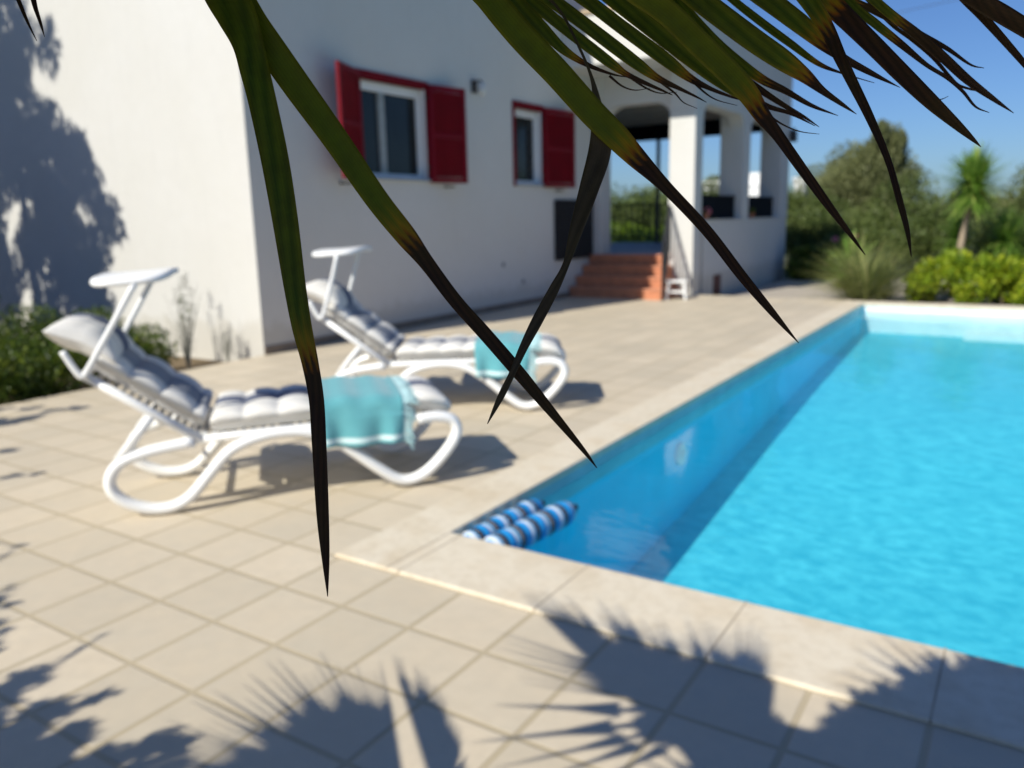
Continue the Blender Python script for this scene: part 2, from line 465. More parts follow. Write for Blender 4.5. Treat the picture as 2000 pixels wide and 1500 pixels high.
tag(mesh_obj('pool_water', V, F4, M['water'], smooth=True), kind='structure')
# white disc standing in for a pale reflection in the pool
pf = empty('pool_reflection_disc', (ix0, 4.15, -0.40)); tag(pf, 'white disc standing in for a reflection on the left pool wall', 'reflection stand-in')
q = MB(); q.tube([(0.0, 0, 0), (0.03, 0, 0)], 0.09, 20); q.build('reflection_plate', M['white_paint'], pf, bevel=0.006)
q = MB(); q.tube([(0.031, 0, 0), (0.05, 0, 0)], 0.035, 16); q.build('reflection_boss', M['plastic'], pf, bevel=0.005)

# ------------------------------------------------------------------ house
HX, HY0, HY1, HZ = -3.80, 4.35, 12.60, 6.5
house = empty('house', (HX, HY0, -0.3))
tag(house, 'white rendered villa with dark red shutters and an open columned porch', 'house')
def H(mb, name, mat, **kw):
    o = mb.build(name, mat, None, **kw)
    o.parent = house; o.matrix_parent_inverse = Matrix.Translation(-house.location)
    return o
def HP(mb, name, mat, par, **kw):
    o = mb.build(name, mat, None, **kw); o.parent = par
    return o
ops = [(6.16, 7.48, 2.0, 3.27), (9.77, 10.64, 2.0, 3.27)]
wv = MB(); T = 0.30; z0 = -0.5
ys = [HY0] + [q for o_ in ops for q in o_[:2]] + [HY1]
wv.box(HX - T, HY0, z0, HX, HY1, 2.0)
wv.box(HX - T, HY0, 3.27, HX, HY1, HZ)
for a_, b_ in ((ys[0], ys[1]), (ys[2], ys[3]), (ys[4], ys[5])): wv.box(HX - T, a_, 2.0, HX, b_, 3.27)
wv.box(-13.5, HY0, z0, HX - T, HY0 + T, HZ)
wv.box(-13.5, HY1 - T, z0, HX - T, HY1, HZ)
wv.box(-13.5, HY0 + T, z0, -13.2, HY1 - T, HZ)
wv.box(-13.2, HY0 + T, HZ - .3, HX - T, HY1 - T, HZ - .05)
wv.box(-13.2, HY0 + T, 0.6, HX - T, HY1 - T, 0.7)
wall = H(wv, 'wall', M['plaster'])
sk = MB(); sk.box(HX, HY0 + .01, 0.0, HX + .012, 11.6, 0.095); H(sk, 'skirting', M['skirting'])

def shutter(mb_par, hinge, width, ang, s, name='shutter', z0=1.985, z1=3.30):
    # hinged on the wall at y = hinge, opening out over the wall; s = +1 opens away from camera
    e = MB(); L = MB()
    st_ = 0.07; t = 0.04
    e.box(0, 0, 0, st_, t, z1 - z0); e.box(width - st_, 0, 0, width, t, z1 - z0)
    e.box(st_, 0, 0, width - st_, t, st_); e.box(st_, 0, z1 - z0 - st_, width - st_, t, z1 - z0)
    e.box(st_, 0, (z1 - z0) * .5 - .03, width - st_, t, (z1 - z0) * .5 + .03)
    zz = st_ + .01
    while zz < z1 - z0 - st_ - .02:
        if abs(zz + .012 - (z1 - z0) * .5) > .045:
            e.add([(st_, .004, zz), (width - st_, .004, zz), (width - st_, t - .004, zz + .030), (st_, t - .004, zz + .030),
                   (st_, .004, zz + .008), (width - st_, .004, zz + .008), (width - st_, t - .004, zz + .038), (st_, t - .004, zz + .038)],
                  [(0, 3, 2, 1), (4, 5, 6, 7), (0, 1, 5, 4), (1, 2, 6, 5), (2, 3, 7, 6), (3, 0, 4, 7)])
        zz += 0.036
    o = H(e, name, M['red'])
    th = math.radians(ang)
    d = Vector((math.sin(th), s * math.cos(th), 0)); nrm = Vector((math.cos(th), -s * math.sin(th), 0))
    mt = Matrix((d, nrm, Vector((0, 0, 1)))).transposed().to_4x4(); mt.translation = Vector((HX + .025, hinge, z0))
    o.data.transform(mt)
    if s > 0: o.data.flip_normals()
    for hz in (z0 + .18, z1 - .2):
        hg = MB(); hg.box(HX + .002, hinge - .02, hz, HX + .04, hinge + .02, hz + .05); HP(hg, 'hinge', M['black_metal'], o)
    hg = MB(); hg.box(HX + .002, hinge + s * width * .55 - .02, z0 - .06, HX + .10 + .3 * math.sin(th), hinge + s * width * .55 + .02, z0 - .04)
    HP(hg, 'shutter_catch', M['black_metal'], o)
    return o
shutter(None, 6.12, 0.68, 22, -1)
shutter(None, 7.50, 0.68, 12, 1)
shutter(None, 10.66, 0.85, 9, 1)
for k, (a_, b_, c_, d_) in enumerate(ops):
    fr = MB()
    fr.box(HX, a_ - .05, d_, HX + .03, b_ + .04, d_ + .06)
    fr.box(HX, a_ - .05, c_ - .01, HX + .03, a_, d_); fr.box(HX, b_, c_ - .01, HX + .03, b_ + .04, d_)
    fr.box(HX - .05, a_, d_ - .035, HX, b_, d_)
    wframe = H(fr, 'window', M['red'])
    wf = MB()
    X = HX - .10; mid = a_ + (b_ - a_) * .5
    wf.box(X - .06, a_, c_ + .03, X, a_ + .07, d_ - .035); wf.box(X - .06, b_ - .07, c_ + .03, X, b_, d_ - .035)
    wf.box(X - .06, a_ + .07, d_ - .15, X, b_ - .07, d_ - .035); wf.box(X - .06, a_ + .07, c_ + .03, X, b_ - .07, c_ + .09)
    if k == 0:
        ml = MB(); ml.box(X - .06, mid - .20, c_ + .09, X + .004, mid - .08, d_ - .15); HP(ml, 'curtain_strip', M['curtain'], wframe, bevel=.004)  # grey upright strip for the curtain in this window
    # white reveal lining of the opening
    wf.box(X, b_ - .012, c_ + .03, HX - .001, b_ + .0, d_ - .035)
    HP(wf, 'window_frame', M['white_paint'], wframe, bevel=.004)
    gp = MB(); gp.box(X - .035, a_ + .06, c_ + .08, X - .03, b_ - .06, d_ - .14); HP(gp, 'pane', M['glass'], wframe)
    ct = MB()
    n = 40; v = []; f = []
    ya, yb = (a_ + .10, a_ + .42) if k == 0 else (a_ + .25, b_ - .1)
    for i in range(n + 1):
        yy = ya + (yb - ya) * i / n
        v += [(X - .028 + .002 * math.sin(i * 1.1), yy, c_ + .1), (X - .028 + .002 * math.sin(i * 1.1), yy, d_ - .15)]
    sl_ = MB(); sl_.box(HX - T + .02, a_, c_ - .001, HX + .05, b_, c_ + .03); HP(sl_, 'sill', M['stone_sill'], wframe, bevel=.005)

# black mesh panel low on the wall by the porch, its bars woven
pn = MB(); pn.box(HX + .01, 11.04, 0.71, HX + .03, 12.57, 1.77)
gp_ = H(pn, 'wall_panel', M['dark_panel'])
gb = MB()
for i in range(22):
    yy = 11.04 + 1.53 * i / 21; gb.box(HX + .03, yy - .008, .71, HX + .042, yy + .008, 1.77)
for i in range(16):
    zz = .71 + 1.06 * i / 15; gb.box(HX + .042, 11.04, zz - .008, HX + .052, 12.57, zz + .008)
HP(gb, 'panel_grille', simple('grille', (0.05, 0.05, 0.052), .8, .2, 8, .1), gp_)
# wall lamp
lp = MB(); lp.box(HX, 8.60, 3.32, HX + .03, 8.72, 3.50); lp.tube([(HX + .03, 8.66, 3.46), (HX + .12, 8.66, 3.49), (HX + .16, 8.66, 3.45)], .015)
lamp = H(lp, 'wall_lamp', M['black_metal'])
sh_ = MB(); sh_.lathe((HX + .16, 8.66, 3.27), [(.03, 0), (.055, .03), (.065, .10), (.05, .16), (.02, .18)], 14); HP(sh_, 'lamp_shade', simple('frosted_glass', (.62, .62, .58), .3, .05), lamp, smooth=True)
for yy, zz in ((9.36, .73), (9.96, .41)):
    vt = MB(); vt.tube([(HX, yy, zz), (HX + .012, yy, zz)], .045, 14)
    for k in range(-2, 3): vt.box(HX + .012, yy - .03, zz + k * .014 - .003, HX + .016, yy + .03, zz + k * .014 + .003)
    H(vt, 'wall_vent', simple('vent_grey', (.30, .30, .30), .6))

# ------------------------------------------------------------------ porch (part of the house)
PXR, PYF, PYB = -1.72, 12.60, 18.95
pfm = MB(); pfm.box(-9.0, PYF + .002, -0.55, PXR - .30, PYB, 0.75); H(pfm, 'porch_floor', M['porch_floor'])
lw = MB(); lw.box(PXR - .28, PYF + .40, -0.55, PXR, PYB - .0, 1.33); lw.box(PXR - .298, PYF + .40, 1.33, PXR + .018, PYB + .02, 1.36)
H(lw, 'parapet_wall', M['plaster'], bevel=.006)
def column(x0, y0, x1, y1, zb=-0.5, zt=3.3):
    c = MB(); c.box(x0, y0, zb, x1, y1, zt)
    return H(c, 'column', M['plaster'], bevel=.012)
column(-2.20, 12.45, PXR + .004, 12.86)
column(-2.22, 15.30, PXR + .004, 15.76, 1.30)
column(-2.22, 18.25, PXR + .004, 18.98, 1.30)
jm = MB(); jm.box(-3.798, PYF - .10, -.5, -3.60, PYF + .35, 3.3); H(jm, 'column', M['plaster'], bevel=.01)
# beams with rounded haunches, built as a side outline extruded through its thickness
def arch_beam(p0, p1, thick, ztop, zc, r, name='arch_beam', post=True):
    # p0,p1: 2D (x,y) ends of clear opening; outline in (s,z)
    p0, p1 = Vector(p0), Vector(p1); L = (p1 - p0).length; d = (p1 - p0) / L; n = Vector((-d.y, d.x))
    out = [(0, ztop), (0, zc - r)]
    for k in range(1, 9):
        a = math.pi / 2 * k / 8; out.append((r - r * math.cos(a), zc - r + r * math.sin(a)))
    for k in range(0, 9):
        a = math.pi / 2 * k / 8; out.append((L - r + r * math.sin(a), zc - r + r * math.cos(a)))
    out.append((L, ztop))
    v = []
    for o_ in (0, thick):
        for s_, z_ in out: q = p0 + d * s_ + n * o_; v.append((q.x, q.y, z_))
    N = len(out); f = [tuple(range(N)), tuple(range(2 * N - 1, N - 1, -1))]
    for i in range(N): f.append(((i + 1) % N, i, N + i, N + (i + 1) % N))
    mb = MB(); mb.add(v, f)
    o = H(mb, name, M['plaster'])
    bm = bmesh.new(); bm.from_mesh(o.data); bmesh.ops.recalc_face_normals(bm, faces=bm.faces)
    bmesh.ops.triangulate(bm, faces=[q for q in bm.faces if len(q.verts) > 4]); bm.to_mesh(o.data); bm.free()
    return o
ZB = 4.03
arch_beam((-3.60, PYF - .03), (-2.20, PYF - .03), 0.3, ZB, 3.48, .38)
arch_beam((PXR - .002, 12.86), (PXR - .002, 15.30), 0.3, ZB, 3.42, .30)
arch_beam((PXR - .002, 15.76), (PXR - .002, 18.25), 0.3, ZB, 3.42, .30)
for (x0, y0, x1, y1) in ((-2.20, 12.45, PXR + .004, 12.86), (-2.22, 15.30, PXR + .004, 15.76), (-2.22, 18.25, PXR + .004, 18.98), (-3.798, PYF - .10, -3.60, PYF + .35)):
    cc = MB(); cc.box(x0, y0, 3.3, x1, y1, ZB); H(cc, 'column_head', M['plaster'])
rf = MB(); rf.box(-3.798, 11.42, ZB, PXR + .006, PYF, 4.86); rf.box(-9.0, PYF, ZB, PXR + .006, PYB, 4.86)
H(rf, 'porch_roof', M['plaster'], bevel=.008)
rc = MB(); rc.box(-9.0, PYF + .1, 4.862, PXR + .05, PYB + .06, 4.93); rc.box(-3.795, 11.38, 4.862, PXR + .05, PYF + .1, 4.93)
H(rc, 'roof_edge', simple('roof_edge_tile', (.50, .38, .25), .8, .2, 4))
bk = MB(); bk.box(-9.0, 18.55, 3.40, -2.22, 18.85, ZB); H(bk, 'back_beam', M['dark_panel'])
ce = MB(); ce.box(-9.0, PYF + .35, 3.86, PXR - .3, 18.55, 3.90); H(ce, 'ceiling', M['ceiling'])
for i in range(9):
    jj = MB(); yy = 13.2 + i * .62; jj.box(-9, yy, 3.74, PXR - .31, yy + .1, 3.86); H(jj, 'ceiling_joist', M['ceiling'])
po = MB(); po.box(-5.02, 18.6, .75, -4.94, 18.68, 3.40); H(po, 'porch_post', M['wire'])
rl = MB()
rl.box(-9, 18.70, 1.74, -3.6, 18.74, 1.79); rl.box(-9, 18.70, .86, -3.6, 18.74, .90)
k = -9.0
while k < -3.6: rl.box(k, 18.70, .90, k + .04, 18.735, 1.74); k += .17
H(rl, 'railing', M['black_metal'])
# screens standing on the low wall between the columns
for (a_, b_) in ((12.90, 15.26), (15.80, 18.2)):
    s_ = MB(); s_.box(PXR - .18, a_ + .02, 1.37, PXR - .14, b_ - .02, 1.80)
    s_.box(PXR - .20, a_ + .02, 1.80, PXR - .12, b_ - .02, 1.83)
    H(s_, 'parapet_screen', M['dark_panel'])
# steps up to the porch
sp_ = MB()
for i in range(4):
    sp_.box(-3.795, 11.58 + .27 * i, 0.0 if i == 0 else .002, -1.93 - .08 * i, 12.498, .1875 * (i + 1) - .03)
H(sp_, 'steps', M['terracotta'])
sn = MB()
for i in range(4):
    sn.box(-3.797, 11.56 + .27 * i, .1875 * (i + 1) - .03 + .001, -1.915 - .08 * i, 11.86 + .27 * i - (.02 if i < 3 else 0.03), .1875 * (i + 1))
H(sn, 'step_treads', simple('terracotta_tread', (0.58, 0.25, 0.14), .65, .18, 6), bevel=.008)
hr = MB()
hr.tube([(-1.90, 11.50, .95), (-2.16, 12.42, 1.62)], .03, 8)
hr.tube([(-1.90, 11.50, .12), (-2.16, 12.42, .85)], .014, 8)
for i in range(9):
    t = i / 8; x = -1.90 - .26 * t; yy = 11.50 + .92 * t
    hr.tube([(x, yy, 0.0 if i in (0,) else .12 + .73 * t), (x, yy, .95 + .67 * t)], .016 if i else .024, 6)
H(hr, 'handrail', M['black_metal'])
ln = MB(); ln.box(PXR + .02, 18.86, 3.13, PXR + .16, 19.02, 3.38); ln.box(PXR, 18.92, 3.38, PXR + .1, 18.96, 3.42)
ln.box(PXR + .06, 18.90, 3.38, PXR + .12, 18.98, 3.45); H(ln, 'porch_lantern', M['black_metal'], bevel=.01)
dr = MB(); dr.box(PXR, 13.62, -.12, PXR + .012, 14.05, .30); H(dr, 'hatch', simple('dark_red_hatch', (.07, .004, .01), .5))

# ------------------------------------------------------------------ leaf clouds
def cloud_pts(blobs, n):
    vol = np.array([b_[3] * b_[4] * b_[5] for b_ in blobs]); vol = vol / vol.sum()
    ids = rng.choice(len(blobs), n, p=vol)
    B = np.array(blobs)[ids]
    d = rng.normal(size=(n, 3)); d /= np.linalg.norm(d, axis=1)[:, None]
    r = rng.random(n) ** 0.42
    return B[:, :3] + d * r[:, None] * B[:, 3:6], d

def leaves(name, P, N, L, W, mat, parent=None, droop=0.0, up=None, pointed=True):
    n = len(P)
    a = rng.normal(size=(n, 3)) + (N * 0.9 if N is not None else 0) + (np.array([0, 0, 0.4]) if up is None else np.array(up))
    a[:, 2] -= droop
    a /= np.linalg.norm(a, axis=1)[:, None]
    b_ = rng.normal(size=(n, 3)); b_ -= (b_ * a).sum(1)[:, None] * a; b_ /= np.linalg.norm(b_, axis=1)[:, None]
    ll = (L * (0.6 + 0.8 * rng.random(n)))[:, None]; ww = (W * (0.6 + 0.8 * rng.random(n)))[:, None]
    c = np.cross(a, b_)
    v = np.stack([P - a * ll * .5, P + b_ * ww * .5 + c * ww * .15, P + a * ll * .5, P - b_ * ww * .5 + c * ww * .15], 1).reshape(-1, 3)
    f = np.arange(n * 4).reshape(n, 4)
    return mesh_obj(name, v, f, mat, parent)

def blobify(c, r, n, k=0.45, flat=1.0, rs=None):
    rs = rs or random
    out = []
    for i in range(n):
        a = rs.uniform(0, 2 * math.pi); z = rs.uniform(-1, 1); q = math.sqrt(1 - z * z)
        d = rs.uniform(.35, .85)
        out.append((c[0] + r[0] * d * q * math.cos(a), c[1] + r[1] * d * q * math.sin(a), c[2] + r[2] * d * z,
                    r[0] * k * rs.uniform(.6, 1.2), r[1] * k * rs.uniform(.6, 1.2), r[2] * k * rs.uniform(.6, 1.2) * flat))
    return out

def tree(name, label, cat, base, c, r, nb, nl, L, W, mat, bark, group=None, k=.42, trunk_r=.18):
    t = empty(name, base); tag(t, label, cat, group)
    bl = blobify((c[0] - base[0], c[1] - base[1], c[2] - base[2]), r, nb, k)
    P, N = cloud_pts(bl, nl)
    leaves('crown', P, N, L, W, mat, t)
    tb = MB(); top = (c[0] - base[0], c[1] - base[1], c[2] - base[2])
    tb.tube([(0, 0, -.3), (top[0] * .3 + .05, top[1] * .3, top[2] * .35), (top[0] * .8, top[1] * .8, top[2] * .8), top], [trunk_r, trunk_r * .8, trunk_r * .5, trunk_r * .2], 8)
    for b_ in bl[::max(1, len(bl) // 8)]:
        tb.tube([(top[0] * .5, top[1] * .5, top[2] * .55), ((b_[0] + top[0] * .5) / 2, (b_[1] + top[1] * .5) / 2, (b_[2] + top[2] * .6) / 2), b_[:3]], [trunk_r * .5, trunk_r * .3, trunk_r * .1], 6)
    tb.build('trunk', bark, t, smooth=True)
    return t

# left bush in the planting bed
def shrub(name, label, cat, boxes, nl, L, W, mat, group=None, up=None):
    x = np.mean([(b_[0]) for b_ in boxes]); y_ = np.mean([b_[1] for b_ in boxes])
    zb = min(b_[2] - b_[5] for b_ in boxes)
    t = empty(name, (x, y_, zb)); tag(t, label, cat, group)
    bl = [(b_[0] - x, b_[1] - y_, b_[2] - zb, *b_[3:]) for b_ in boxes]
    P, N = cloud_pts(bl, nl); P[:, 2] = np.maximum(P[:, 2], 0.01)
    leaves('foliage', P, N, L, W, mat, t, up=up)
    sb = MB()
    for b_ in bl[:14]:
        sb.tube([(b_[0] * .85, b_[1] * .85, 0), (b_[0] * .95, b_[1] * .95, b_[2] * .6), (b_[0], b_[1], b_[2] + b_[5] * .5)], [.018, .012, .004], 5)
    sb.build('stem', M['bark'], t)
    return t
bx = []
for i in range(26):
    yy = random.uniform(0.9, 4.0); xx = random.uniform(-6.6, -4.25)
    if yy > 3.1 and xx > -4.5: xx -= .5
    h = random.uniform(.20, .32)
    bx.append((xx, yy, random.uniform(.0, .36), h * 1.3, h * 1.3, h * 1.25))
for i in range(10):
    bx.append((random.uniform(-4.25, -4.1), 0.7 + i * .27, random.uniform(-.02, .32), .3, .3, .3))
for i in range(12):                             # upright shoots that stand out of the top
    bx.append((random.uniform(-6.2, -4.2), random.uniform(1.3, 3.9), random.uniform(.45, .66), .07, .07, .20))
shrub('evergreen_shrub', 'dense dark green shrub in the bed left of the sun loungers', 'shrub', bx, 42000, .05, .022, M['bush'])

def twig_plant(x, y_, h, n, spread, label, seed):
    rs = random.Random(seed)
    t = empty('dry_plant', (x, y_, -.13)); tag(t, label, 'plant', 'dry plants against the sunlit wall')
    mb = MB()
    for i in range(n):
        a = rs.uniform(0, 6.28); s = rs.uniform(.1, 1) * spread; hh = h * rs.uniform(.5, 1)
        pts = [(0, 0, 0), (s * .3 * math.cos(a), s * .3 * math.sin(a), hh * .5), (s * math.cos(a), s * math.sin(a), hh)]
        mb.tube(pts, [.005, .004, .0015], 4)
    mb.build('stem', M['twig'], t)
    bl = [(rs.uniform(-1, 1) * spread * .6, rs.uniform(-1, 1) * spread * .4, h * rs.uniform(.1, .95), .05, .05, .09) for i in range(int(n * .8))]
    P, N = cloud_pts(bl, n * 28); leaves('foliage', P, N, .035, .006, M['twig'], t)
twig_plant(-4.35, 3.75, .95, 20, .22, 'tall grey dry plant nearest the shrub, against the sunlit wall', 1)
twig_plant(-4.7, 4.0, 1.1, 13, .22, 'taller grey twiggy plant behind the visor of the near lounger', 2)
twig_plant(-4.15, 4.12, .42, 12, .07, 'small dry sprig against the sunlit wall nearest the house corner', 3)

# ------------------------------------------------------------------ sun loungers
PROF = [(.16, .372), (.0, .352), (-.10, .332), (-.199, .294), (-.252, .225), (-.25, .15), (-.187, .082), (-.08, .038), (.028, .038), (.119, .085), (.218, .192),
        (.33, .306), (.463, .362), (.621, .380), (.778, .352), (.934, .257), (1.092, .125), (1.20, .050), (1.29, .045), (1.379, .091), (1.48, .19), (1.54, .29), (1.515, .365), (1.43, .39), (1.32, .385)]
LW = 0.66
def cushion_mat(back=False):
    a = NT('striped_cushion_fabric'); c = a.coord()
    sp = a.n('ShaderNodeSeparateXYZ'); a.l(c, sp.inputs[0])
    y_ = a.math('DIVIDE', sp.outputs[1], 0.62)
    w_ = (0.74, 0.715, 0.67); nv = (0.115, 0.135, 0.20); sl2 = (0.33, 0.35, 0.40)
    if back: st_ = a.ramp(y_, [(0, w_), (.20, (.30, .31, .34)), (.22, w_), (.26, (.25, .27, .31)), (.74, w_), (.84, sl2), (.86, w_)], 'CONSTANT')  # back pad: wide slate band paints its shade into the stripes
    else: st_ = a.ramp(y_, [(0, w_), (.30, sl2), (.315, w_), (.345, sl2), (.36, w_), (.46, nv), (.74, w_), (.79, sl2), (.805, w_)], 'CONSTANT')
    n = a.noise(120, 3, .6, vec=c); n2 = a.noise(6, 4, .6, vec=c)
    k = a.mix(a.ramp(n2, [(.35, .25), (.6, 0.0)]), st_, a.mix(.5, st_, (.42, .38, .31)))
    a.l(k, a.b.inputs['Base Color']); a.b.inputs['Roughness'].default_value = .95; a.b.inputs['Specular IOR Level'].default_value = .1
    a.bump(n, .4, .002)
    return a.m
M['cushion'] = cushion_mat()
M['cushion_shaded'] = cushion_mat(True)
def towel_mat():
    a = NT('turquoise_towel'); c = a.coord()
    n = a.noise(160, 3, .7, vec=c); n2 = a.noise(9, 4, .6, vec=c)
    k = a.mix(n2, (.095, .33, .365), (.15, .42, .455)); k = a.mix(a.ramp(n, [(.35, .35), (.6, 0.)]), k, (.11, .34, .40))
    at = a.n('ShaderNodeAttribute', attribute_name='Col')
    k = a.mix(at.outputs['Fac'], k, (.62, .78, .78))
    a.l(k, a.b.inputs['Base Color']); a.b.inputs['Roughness'].default_value = .95; a.b.inputs['Specular IOR Level'].default_value = .1
    a.b.inputs['Sheen Weight'].default_value = .3
    a.bump(n, .7, .003)
    return a.m
M['towel'] = towel_mat()

def pillow_grid(path, width, thick, seg_u, seg_v, y0=0.0, nu=96, nv=44, end_round=.04):
    """closed cushion along a path of (u,z) points; tufted on top"""
    P = catmull(path, 14); P = np.array(P)
    s = np.concatenate([[0], np.cumsum(np.linalg.norm(np.diff(P, axis=0), axis=1))]); L = s[-1]
    ss = np.linspace(0, L, nu); U = np.interp(ss, s, P[:, 0]); Z = np.interp(ss, s, P[:, 1])
    dU = np.gradient(U, ss); dZ = np.gradient(Z, ss); q = np.hypot(dU, dZ); nU, nZ = -dZ / q, dU / q
    vv = np.linspace(0, width, nv)
    v = []; 
    for side in (1, 0):
        for i in range(nu):
            e = min(1, min(ss[i], L - ss[i]) / end_round); e = math.sqrt(max(0, 1 - (1 - e) ** 2))
            tu = abs(math.sin(math.pi * ss[i] / seg_u)) ** .55
            for j in range(nv):
                f_ = min(1, min(vv[j], width - vv[j]) / .045); f_ = math.sqrt(max(0, 1 - (1 - f_) ** 2))
                tv = abs(math.sin(math.pi * vv[j] / seg_v)) ** .6
                if side: h = thick * (.5 + (.5 * e * f_) * (.62 + .38 * min(tu, 1) * (.6 + .4 * tv)) + .05 * (tu - 1) * f_)
                else: h = thick * (.5 - .5 * e * f_)
                yy = y0 + vv[j] + (0.006 * (tu - .5) * (1 if vv[j] > width / 2 else -1))
                v.append((U[i] + nU[i] * h, yy, Z[i] + nZ[i] * h))
    f = []
    o2 = nu * nv
    for i in range(nu - 1):
        for j in range(nv - 1):
            a = i * nv + j
            f.append((a, a + 1, a + nv + 1, a + nv)); f.append((o2 + a, o2 + a + nv, o2 + a + nv + 1, o2 + a + 1))
    for i in range(nu - 1):
        a = i * nv; f.append((a, a + nv, o2 + a + nv, o2 + a)); a = i * nv + nv - 1; f.append((a, o2 + a, o2 + a + nv, a + nv))
    for j in range(nv - 1):
        f.append((j, o2 + j, o2 + j + 1, j + 1)); a = (nu - 1) * nv + j; f.append((a, a + 1, o2 + a + 1, o2 + a))
    return v, f

def make_lounger(loc, rz, label, vs=0.0):
    root = empty('sun_lounger', loc, rz); tag(root, label, 'sun lounger', 'sun loungers on the tiled deck')
    prof = catmull(PROF, 4)
    for yy in (0.0, LW):
        mb = MB(); mb.tube([(p[0], yy, p[1]) for p in prof], .031, 12, ry=1.25)
        mb.build('side_frame', M['plastic'], root, smooth=True)
    fr = MB()
    for yy in (0.0, LW):
        fr.tube([(.13, yy, .375), (.5, yy, .392), (1.0, yy, .400), (1.36, yy, .395), (1.47, yy, .37)], .020, 10)
    for u, z in ((.16, .375), (.62, .375), (1.46, .372)): fr.tube([(u, 0, z), (u, LW, z)], .018, 10)
    fr.build('seat_frame', M['plastic'], root, smooth=True)
    sb = MB()
    n = 26
    for i in range(n):
        u = .19 + (1.46 - .19) * i / n; sb.box(u, .02, .386, u + .034, LW - .02, .398)
    sb.build('seat_slats', M['plastic'], root)
    bf = MB()
    top = (-.315, .755); bot = (.175, .388)
    for yy in (0.0, LW):
        bf.tube([(bot[0] + .02, yy, bot[1] - .01), (-.07, yy, .572), (top[0] - .01, yy, top[1] + .01)], [.025, .022, .022], 10)
    bf.tube([(top[0], 0, top[1]), (top[0], LW, top[1])], .02, 10); bf.tube([(-.07, 0, .56), (-.07, LW, .56)], .016, 10)
    bf.build('backrest', M['plastic'], root, smooth=True)
    bs = MB(); dx, dz = (top[0] - bot[0]), (top[1] - bot[1])
    for i in range(13):
        t = .05 + .9 * i / 13; c = Vector((bot[0] + dx * t, 0, bot[1] + dz * t)); d = Vector((dx, 0, dz)).normalized() * .026
        nn = Vector((-d.z, 0, d.x)).normalized() * .005 * -1
        v = [c + nn * 0 + Vector((0, .02, 0)), c + d + Vector((0, .02, 0)), c + d + Vector((0, LW - .02, 0)), c + Vector((0, LW - .02, 0))]
        bs.add(v + [p - nn * 2 for p in v], [(0, 1, 2, 3), (7, 6, 5, 4), (0, 4, 5, 1), (1, 5, 6, 2), (2, 6, 7, 3), (3, 7, 4, 0)])
    bs.build('back_slats', M['plastic'], root)
    su = MB()
    for yy in (.0, LW):
        su.tube([(-.02, yy, .53), (-.10, yy, .44), (-.205, yy, .31)], [.02, .022, .026], 10)
    su.tube([(-.13, 0, .40), (-.13, LW, .40)], .016, 8)
    su.build('back_support', M['plastic'], root, smooth=True)
    # visor held over the head end
    for yy in (-.035, LW + .035):
        a = MB(); a.tube(catmull([(-.385, yy, .885), (-.345, yy, .80), (-.315, yy, .755), (-.285, yy, .785), (-.15 - vs * .5, yy, 1.0 + vs * .1), (-.03 - vs, yy, 1.195 + vs * .25)], 5), .0155, 10)
        a.build('visor_arm', M['plastic'], root, smooth=True)
    vb = MB(); pts = []; N = 40
    rings = []
    for (sc_, dz_) in ((.0, .012), (.86, .016), (.97, .010), (1.0, -.004), (.97, -.018), (.88, -.020), (.86, -.006), (0.0, .0)):
        ring = []
        for k in range(N):
            a = 2 * math.pi * k / N; cx_, sy_ = math.cos(a), math.sin(a)
            ex = .19 * sc_ * math.copysign(abs(cx_) ** .55, cx_); ey = (LW / 2 + .05) * sc_ * math.copysign(abs(sy_) ** .45, sy_)
            arch = -.02 * (ey / .38) ** 2
            ring.append((-.07 - vs + ex, LW / 2 + ey, 1.222 + vs * .25 + dz_ + ex * .05 + arch))
        rings.append(ring)
    v = [p for r_ in rings for p in r_]; f = []
    for i in range(len(rings) - 1):
        for k in range(N): f.append((i * N + k, i * N + (k + 1) % N, (i + 1) * N + (k + 1) % N, (i + 1) * N + k))
    vb.add(v, f); vb.build('sun_visor', M['plastic'], root, smooth=True)
    return root

